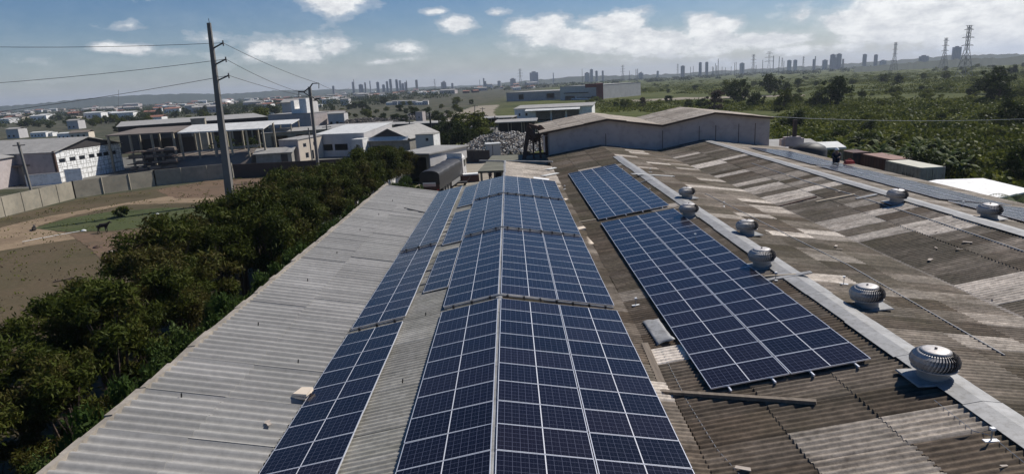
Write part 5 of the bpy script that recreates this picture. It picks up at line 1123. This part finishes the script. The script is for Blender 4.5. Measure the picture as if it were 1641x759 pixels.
def mass(name, label, spots, nper, size, mat, seed, r=3.5, h=5.0):
    g = np.random.default_rng(seed); S_ = np.array(spots); n = len(S_); k = np.repeat(np.arange(n), nper); m_ = len(k); sc_ = (.6 + .8 * g.random(n))[k]
    d = g.normal(size=(m_, 3)); d /= np.linalg.norm(d, axis=1)[:, None]; d[:, 2] = np.abs(d[:, 2]); lump = 1 + .3 * np.sin(d[:, 0] * 5 + k) * np.cos(d[:, 1] * 6 + k * 2)
    c = np.stack([S_[k, 0] + d[:, 0] * r * sc_ * lump, S_[k, 1] + d[:, 1] * r * sc_ * lump, .15 + d[:, 2] * h * sc_ * lump * g.uniform(.55, 1, m_)], 1)
    u = g.normal(size=(m_, 3)); u /= np.linalg.norm(u, axis=1)[:, None]; v = np.cross(u, d + .5 * g.normal(size=(m_, 3))); v /= np.linalg.norm(v, axis=1)[:, None] + 1e-9
    s_ = (size * (.6 + .8 * g.random(m_)))[:, None] / 2; tone = np.clip(.7 * g.random(n)[k] + .3 * g.random(m_), 0, 1)
    o = bpy.data.objects.new(name, quads_mesh(name, np.stack([c - u * s_, c - v * s_ * .7, c + u * s_, c + v * s_ * .7], 1), tone, M[mat])); COL.objects.link(o); return tag(o, label, name.replace('_', ' '), kind='stuff')
HZ = lambda px: 175.5 - px * .0535
mass('far_wood', 'dark wooded belt between the marsh and the skyline ridge', [G(px, HZ(px) + rr.choice((rr.uniform(5, 9), rr.uniform(6, 13)))) for px in [rr.uniform(640, 1760) for _ in range(520)]], 110, 1.8, 'leaf_far', 5, 7, 5.5)
mass('far_wood', 'mixed dark trees in and behind the distant town', [G(px, HZ(px) + rr.choice((rr.uniform(4.5, 9), rr.uniform(7, 20)))) for px in [rr.uniform(-80, 720) for _ in range(620)]], 100, 1.5, 'leaf_far', 6, 6, 6)
mass('town_trees', 'dark green tree clumps filling the gaps between the town houses', [G(px, HZ(px) + rr.choice((rr.uniform(8, 16), rr.uniform(12, 30)))) for px in [rr.uniform(-80, 620) for _ in range(430)]], 90, 1.1, 'leaf_far', 16, 4.5, 4.2)
def field_spot():
    while True:
        y = rr.uniform(20, 92); x = rr.uniform(-62 + max(0, y - 78) * 1.2, -19)
        return x, y
mass('field_weeds', 'sparse low weeds and dry tufts dotted over the dirt field', [field_spot() for _ in range(420)], 9, .15, 'leaf_field', 17, .45, .16)
mass('field_weeds', 'brown dry litter and stones scattered over the dirt field', [field_spot() for _ in range(320)], 6, .12, 'leaf_brown', 18, .5, .07)
def marsh_spot():
    while True:
        px = rr.uniform(960, 1760); dy = rr.choice((rr.uniform(14, 34), rr.uniform(20, 70), rr.uniform(30, 150), rr.uniform(60, 230))); x, y = G(px, HZ(px) + dy)
        if (px < 1240 and HZ(px) + dy > 180) or (x < 47 and y < 85) or (px < 1300 and 151 < HZ(px) + dy < 163): continue
        if math.sin(x * .045 + 2.2 * math.sin(y * .021)) * math.cos(y * .033 + x * .012) > .38 and y > 120: continue
        return x, y
mass('marsh_scrub', 'low olive scrub and tall grass covering the open marsh', [marsh_spot() for _ in range(3200)], 46, .55, 'leaf_field', 7, 2.6, 1.3)
mass('marsh_scrub', 'bright yellow-green reeds in patches across the marsh', [marsh_spot() for _ in range(2000)], 46, .55, 'leaf_bright', 8, 3.2, .9)
mass('marsh_scrub', 'dark thicket patches scattered across the marsh', [marsh_spot() for _ in range(200)], 60, .6, 'leaf_dark', 9, 2.8, 1.6)
for i in range(80):
    px = rr.uniform(-60, 620); x, y = G(px, HZ(px) + rr.uniform(12, 34)); veg(rr.choice((2, 3, 4)), x, y, rr.uniform(.6, 1.1), True)
for i in range(50):
    px = rr.uniform(520, 760); py = rr.uniform(166, 196); x, y = G(px, py); veg(rr.choice((0, 4, 4, 3)), x, y, rr.uniform(.4, .9), True)
for (x0, x1, y0, y1, n) in ((20, 240, 186, 212, 34), (360, 410, 250, 262, 6), (300, 420, 190, 202, 14), (700, 790, 215, 240, 14)):
    for i in range(n): veg(rr.choice((2, 3, 4)), *G(rr.uniform(x0, x1), rr.uniform(y0, y1)), rr.uniform(.45, .85), True)
veg(0, *G(195, 347), .35, True, 'lone dark little bush on the green field patch')
# banana plants
def make_banana(seed):
    g = random.Random(seed); t = thing('banana_plant', 'x', 'plant'); MB().tube([(0, 0, 0), (.05, 0, 1.2), (.1, .05, 2.2)], [.13, .1, .07], 7).build('trunk', M['leaf_banana'], t); b = MB()
    for i in range(10):
        a = g.uniform(0, 2 * PI); L_ = g.uniform(1.6, 2.6); up = g.uniform(.6, 1.5); pr_ = None
        for j in range(7):
            s = j / 6; rad = L_ * s * .75; z = 2.1 + up * s * 1.8 - 1.7 * s * s * (1.3 - up * .4); w = .30 * math.sin(PI * min(.97, max(.06, s))) ** .7; c = (rad * math.cos(a), rad * math.sin(a)); q = ((c[0] - w * math.sin(a), c[1] + w * math.cos(a), z - .06), (c[0] + w * math.sin(a), c[1] - w * math.cos(a), z - .06), (c[0], c[1], z))
            if pr_: b.poly([pr_[0], pr_[2], q[2], q[0]]); b.poly([pr_[2], pr_[1], q[1], q[2]])
            pr_ = q
    me = b.mesh('leaves', M['leaf_banana']); ca = me.color_attributes.new('tone', 'FLOAT_COLOR', 'POINT'); c = np.ones((len(me.vertices), 4), np.float32); c[:, 0] = np.random.default_rng(seed).random(len(me.vertices)) * .3 + .35 * (seed % 3); ca.data.foreach_set('color', c.ravel()); child('leaves', me, t); return t
bp = [make_banana(s) for s in (5, 6, 7)]; bl = 'banana plant with broad ragged leaves in the thicket behind the containers'
for i in range(75):
    px = rr.uniform(1318, 1545); f = (px - 1318) / 227; py = 262 + f * 34 - rr.uniform(-6, 34); x, y = G(px, py); 
    if x < 45.6 and y < 70: x += 4
    s = rr.uniform(.5, .95)
    if i < 3: bp[i].location = (x, y, 0); bp[i].scale = (s,) * 3; bp[i]['label'] = bl; bp[i]['group'] = 'banana plants behind the containers'
    else: dup(bp[i % 3], (x, y, 0), (0, 0, rr.uniform(0, 6)), s, bl, 'banana plants behind the containers')
for i in range(26):
    px = rr.uniform(1310, 1560); f = (px - 1318) / 227; x, y = G(px, 262 + f * 34 - rr.uniform(-4, 36)); x = max(x, 46.5); veg(rr.choice((0, 1, 4)), x, y, rr.uniform(.5, .9), False, None)
# feathery palm at the photo edge
x, y = G(1600, 318, 0); x, y = 37.2, 33.6; t = thing('palm_tree', 'small palm with feathery pale fronds in front of the white roof', 'palm', (x, y, 0)); MB().tube([(0, 0, 0), (.1, 0, 1.6), (.1, 0, 2.9)], [.2, .16, .14], 8).build('trunk', M['bark'], t); b = MB(); g = random.Random(2)
for i in range(16):
    a = i * 2 * PI / 16 + g.uniform(-.2, .2); up = g.uniform(.3, 1.2)
    for j in range(22):
        s = j / 21; r_ = 1.9 * s; z = 2.9 + up * s * 1.6 - 1.6 * s * s; c = Vector((r_ * math.cos(a), r_ * math.sin(a), z)); l_ = .5 * math.sin(PI * (.12 + .85 * s))
        for sd_ in (-1, 1):
            tip_ = c + Vector((-math.sin(a) * sd_ * l_ + math.cos(a) * .15, math.cos(a) * sd_ * l_ + math.sin(a) * .15, -.2)); b.poly([c, c + Vector((math.cos(a) * .05, math.sin(a) * .05, 0)), tip_])
me = b.mesh('fronds', M['leaf_shrub']); ca = me.color_attributes.new('tone', 'FLOAT_COLOR', 'POINT'); child('fronds', me, t)

# ------------------------------------------------------------------ truck
tx, ty = -9.35, 64.0; t = thing('truck', 'large truck seen from behind with a black rounded tarpaulin over a red body', 'truck', (tx, ty, 0), -math.atan2(2.35, 16.0)); tr = t
MB().box(-1.2, 1.2, .05, 11.8, 1.05, 2.3).build('cargo_body', M['dark'], t)
b = MB(); n = 10; prof = [(-1.24, 1.75)] + [(-1.24 * math.cos(PI * i / n), 2.75 + .62 * math.sin(PI * i / n) ** .8) for i in range(n + 1)] + [(1.24, 1.75)]
m_ = 12
for j in range(m_ + 1):
    for (x, z) in prof: b.v.append((x, 12.0 * j / m_, z + (.05 * math.sin(j * 2.1 + x) if 0 < j < m_ and z > 2.6 else 0)))
k = len(prof)
for j in range(m_):
    for i in range(k - 1): a = j * k + i; b.f.append((a, a + 1, a + k + 1, a + k))
b.f.append(tuple(range(k))); b.f.append(tuple(m_ * k + i for i in range(k))[::-1]); b.build('tarpaulin', M['tarp'], t)
bk = MB().box(-1.18, 1.18, -.06, .0, .95, 1.74).build('tailboard', M['red'], t)
MB().box(-.85, .75, -.085, -.065, 1.5, 1.98).build('rear_sign', M['plastic'], t); 
b = MB(); b.box(-.82, .72, -.10, -.088, 1.70, 1.76); b.box(-.82, .72, -.10, -.088, 1.56, 1.60); b.build('sign_stripes', M['bred'], t)
MB().box(-1.1, 1.1, -.12, .1, .55, .72).build('bumper', M['dark'], t)
for x in (-.98, .98): MB().box(x - .1, x + .1, -.14, -.065, 1.0, 1.16).build('tail_light', M['bred'], t)
MB().box(-.45, .45, .1, 14.5, .8, 1.04).build('chassis', M['dark'], t)
for y in (2.0, 3.3, 4.6, 12.6, 14.6):
    for x in (-1.05, 1.05):
        b = MB(); b.tube([(x - .17, y, .52), (x + .17, y, .52)], .52, 18); w_ = b.build('wheel', M['rubber'], t); b = MB(); b.tube([(x - .18, y, .52), (x + .18, y, .52)], .24, 12); child('rim', b.mesh('rim', M['galv']), w_)
b = MB(); b.box(.9, 1.2, 6.2, 11.2, .45, 1.0); b.build('side_guard', M['galv'], t)
cb = MB().hexa([(-1.22, 13.2, .7), (1.22, 13.2, .7), (1.22, 15.6, .7), (-1.22, 15.6, .7), (-1.18, 13.2, 3.2), (1.18, 13.2, 3.2), (1.15, 15.3, 3.15), (-1.15, 15.3, 3.15)]).build('cab', M['lgrey'], t)
MB().hexa([(-1.1, 13.6, 3.2), (1.1, 13.6, 3.2), (1.1, 15.2, 3.2), (-1.1, 15.2, 3.2), (-1.1, 13.5, 3.9), (1.1, 13.5, 3.9), (1.0, 14.4, 3.7), (-1.0, 14.4, 3.7)]).build('roof_deflector', M['white'], t)
MB().box(-.8, .8, 13.14, 13.19, 2.2, 2.9).build('rear_window', M['glass'], t); MB().box(1.19, 1.23, 14.0, 15.0, 2.0, 2.9).build('side_window', M['glass'], t)
MB().box(-1.0, 1.0, 12.2, 12.9, 1.1, 2.9).build('equipment_rack', M['galv'], t)
# pallets beside the truck
x, y = G(754, 291); t = thing('pallet_stack', 'red and pale load on a pallet in the yard beside the truck', 'pallet', (x, y, 0), .1)
MB().box(-1.2, 1.2, -.7, .7, .14, .95).build('load', M['red'], t); MB().box(-1.0, 1.1, -.6, .6, .95, 1.15).build('cover_sheet', M['plastic'], t); MB().box(-1.25, 1.25, -.75, .75, 0, .14).build('pallet', M['wood'], t)
x, y = G(737, 297); t = thing('trolley', 'low dark flat trolley by the truck cab', 'trolley', (x, y, 0)); MB().box(-1.0, 1.0, -.5, .5, .3, .5).build('deck', M['dark'], t)
for px_ in (-.7, .7):
    MB().tube([(px_, -.5, .16), (px_, .5, .16)], .16, 10).build('wheel', M['rubber'], t)
MB().beam((1.0, 0, .5), (1.5, 0, 1.1), .05).build('handle', M['galv'], t)
x, y = G(820, 300); 

# ------------------------------------------------------------------ people and animals (skinned skeletons)
def skinned(name, joints, edges, radii, mat, parent=None, levels=2):
    me = bpy.data.meshes.new(name); me.from_pydata(joints, edges, []); me.materials.append(mat); o = bpy.data.objects.new(name, me); COL.objects.link(o)
    if parent: o.parent = parent
    md = o.modifiers.new('Skin', 'SKIN'); md.use_smooth_shade = True
    for i, r_ in enumerate(radii): me.skin_vertices[0].data[i].radius = r_ if isinstance(r_, tuple) else (r_, r_); me.skin_vertices[0].data[i].use_root = (i == 0)
    o.modifiers.new('Sub', 'SUBSURF').levels = levels; o.modifiers['Sub'].render_levels = levels; return o
def person(label, loc, rz, J, cap=None):
    """J: pelvis, chest, neck, head, top, (shoulder, elbow, wrist, hand) x2, (hip, knee, ankle, toe) x2"""
    t = thing('person', label, 'person', loc, rz); Rr = [.14, .155, .06, .10, .075, .065, .05, .036, .04, .065, .05, .036, .04, .095, .065, .045, .04, .095, .065, .045, .04]
    Ed = [(0, 1), (1, 2), (2, 3), (3, 4), (1, 5), (5, 6), (6, 7), (7, 8), (1, 9), (9, 10), (10, 11), (11, 12), (0, 13), (13, 14), (14, 15), (15, 16), (0, 17), (17, 18), (18, 19), (19, 20)]
    body = skinned('body', J, Ed, Rr, M['skin'], t)
    skinned('shirt', [J[0], J[1], J[5], J[6], J[9], J[10]], [(0, 1), (1, 2), (2, 3), (1, 4), (4, 5)], [.175, .19, .10, .075, .10, .075], M['cloth'], t)
    skinned('trousers', [J[0], J[13], J[14], J[15], J[17], J[18], J[19]], [(0, 1), (1, 2), (2, 3), (0, 4), (4, 5), (5, 6)], [.175, .125, .09, .065, .125, .09, .065], M['cloth'], t)
    if cap:
        h = J[3]; b = MB(); b.smooth = True; b.lathe([(.0, .15), (.09, .13), (.135, .06), (.14, .0), (.13, -.02)], 16, (h[0], h[1], h[2] + .02)); b.build('cap', M[cap], t)
    h = Vector(J[3]); f = Vector((0, 1, 0)); b = MB(); b.tube([h + f * .09, h + f * .13 + Vector((0, 0, -.03))], [.02, .014], 6); b.build('nose', M['skin'], t); return t
x, y, z = SL(1340, 261, RID3[0], RID3[1] + .17, kC2)
sit = [(0, 0, .22), (0, .10, .62), (0, .15, .80), (0, .17, .93), (0, .17, 1.02), (-.20, .10, .70), (-.26, .28, .50), (-.14, .46, .42), (-.10, .52, .40), (.20, .10, .70), (.26, .28, .50), (.14, .46, .42), (.10, .52, .40), (-.11, .05, .20), (-.16, .45, .44), (-.16, .50, .08), (-.16, .66, .05), (.11, .05, .20), (.16, .45, .44), (.16, .50, .08), (.16, .66, .05)]
pr_ = person('person in dark clothes and a white cap crouching on the far solar panels', (x, y, z), R(150), sit, 'plastic'); pr_.scale = (1.15, 1.15, 1.15)
t = thing('tool_bag', 'bright red bag beside the crouching person', 'bag', (x + .95, y - .25, z - .1)); MB().hexa([(-.4, -.2, 0), (.4, -.2, 0), (.4, .2, 0), (-.4, .2, 0), (-.32, -.14, .3), (.32, -.14, .26), (.32, .14, .26), (-.32, .14, .3)]).build('bag_body', M['bred'], t); MB().tube([(-.2, 0, .28), (-.1, 0, .42), (.1, 0, .42), (.2, 0, .26)], .02, 6).build('handle', M['bred'], t)
stand = [(0, 0, .95), (0, .02, 1.32), (0, .02, 1.50), (0, .05, 1.62), (0, .05, 1.72), (-.20, 0, 1.42), (-.27, .0, 1.14), (-.25, .12, .90), (-.24, .17, .82), (.20, 0, 1.42), (.27, 0, 1.14), (.25, .12, .90), (.24, .17, .82), (-.10, 0, .90), (-.12, .04, .5), (-.12, 0, .09), (-.12, .16, .04), (.10, 0, .90), (.13, .06, .5), (.14, .0, .09), (.14, .16, .04)]
x, y = G(786, 291); person('person in dark clothes standing in the yard beyond the main array', (x, y, 0), R(200), stand)
def beast(name, label, loc, rz, s, mat, headm=None, lying=False):
    t = thing(name, label, name, loc, rz); t.scale = (s,) * 3; zl_ = 0 if not lying else -.45
    J = [(0, 0, .82), (.38, 0, .84), (.62, 0, .98), (.76, 0, 1.12), (.98, 0, 1.02), (-.40, 0, .84), (-.55, 0, .80), (-.60, 0, .55),
         (.34, .12, .62), (.36, .12, .36), (.34, .12, .03), (.34, -.12, .62), (.30, -.12, .36), (.36, -.12, .03), (-.36, .12, .62), (-.48, .12, .38), (-.42, .12, .03), (-.36, -.12, .62), (-.42, -.12, .38), (-.50, -.12, .03)]
    Rr = [.22, .20, .11, .10, .05, .19, .04, .02, .09, .045, .03, .09, .045, .03, .11, .045, .03, .11, .045, .03]
    Ed = [(0, 1), (1, 2), (2, 3), (3, 4), (0, 5), (5, 6), (6, 7), (1, 8), (8, 9), (9, 10), (1, 11), (11, 12), (12, 13), (5, 14), (14, 15), (15, 16), (5, 17), (17, 18), (18, 19)]
    if lying: J = [(x, y, z - .55) if z > .5 else (x + .15, y * 1.3, .06) for x, y, z in J]
    skinned('body', J, Ed, Rr, M[mat], t)
    hp = J[3]
    for s_ in (-1, 1): b = MB(); b.tube([(hp[0], s_ * .08, hp[2] + .03), (hp[0] - .05, s_ * .20, hp[2] + .06)], [.04, .02], 6); b.build('ear', M[mat], t)
    if headm: skinned('pale_neck_patch', [J[2], J[3]], [(0, 1)], [.125, .112], M[headm], t)
    return t
x, y = G(166, 373); beast('goat', 'black goat walking across the dirt below the green patch', (x, y, 0), R(10), 1.0, 'fur')
x, y = G(55, 369); beast('goat', 'dark goat with a pale head resting at the edge of the green patch', (x, y, 0), R(120), .9, 'fur', 'furw', True)
x, y = G(405, 309); beast('dog', 'small brown dog on the dirt near the brown wall', (x, y, 0), R(200), .55, 'rust')
# litter and a branch in the field
for (px, py, sx_, m_, nm, lb, ct) in ((134, 370, .30, 'plastic', 'plastic_bag', 'white plastic bag on the dirt at the end of the pale hose', 'bag'), (252, 343, .2, 'plastic', 'plastic_bag', 'white plastic bag at the edge of the grass patch', 'bag'), (255, 349, .15, 'plastic', 'plastic_bag', 'smaller white plastic bag on the grass patch near the trees', 'bag'), (180, 404, .35, 'furw', 'dry_leaf_pile', 'pale dry scrap pile on the reddish soil', 'debris'), (203, 397, .4, 'rust', 'dry_leaf_pile', 'brown branch debris on the reddish soil', 'debris'), (156, 397, .45, 'rust', 'dry_leaf_pile', 'reddish debris pile on the reddish soil', 'debris')):
    x, y = G(px, py); b = MB(); g = random.Random(px); b.smooth = True
    b.lathe([(0, .5), (.5, .42), (.9, .2), (1.0, 0)], 9); b.v = [(vx * g.uniform(.7, 1.2) * sx_, vy * g.uniform(.5, 1) * sx_, vz * g.uniform(.6, 1.1) * sx_) for vx, vy, vz in b.v]; o = b.build(nm, M[m_]); o.location = (x, y, .03); tag(o, lb, ct)
a = G(36, 388); c = G(128, 371); cable([(a[0], a[1], .06), ((a[0] + c[0]) / 2, (a[1] + c[1]) / 2 + .2, .06), (c[0], c[1], .06)], .03, M['plastic'], 'hose', 'long pale hose lying straight on the dirt field', 'hose')
a = G(85, 453); c = G(118, 447); cable([(a[0], a[1], .08), (c[0], c[1], .12)], .05, M['bark'], 'dead_branch', 'dead branch on the dark dirt near the trees', 'branch')

# ------------------------------------------------------------------ haze
mt = bpy.data.materials.new('haze_air'); mt.use_nodes = True; N, L = mt.node_tree.nodes, mt.node_tree.links; N.remove(N['Principled BSDF'])
pv = N.new('ShaderNodeVolumePrincipled'); pv.inputs['Color'].default_value = (0.78, 0.87, 1.0, 1); pv.inputs['Density'].default_value = 1.25e-4; pv.inputs['Anisotropy'].default_value = 0.2
L.new(pv.outputs[0], N['Material Output'].inputs['Volume'])
hz = MB().box(-9600, 9600, -500, 9300, -1, 130).build('haze', mt); tag(hz, kind='stuff')
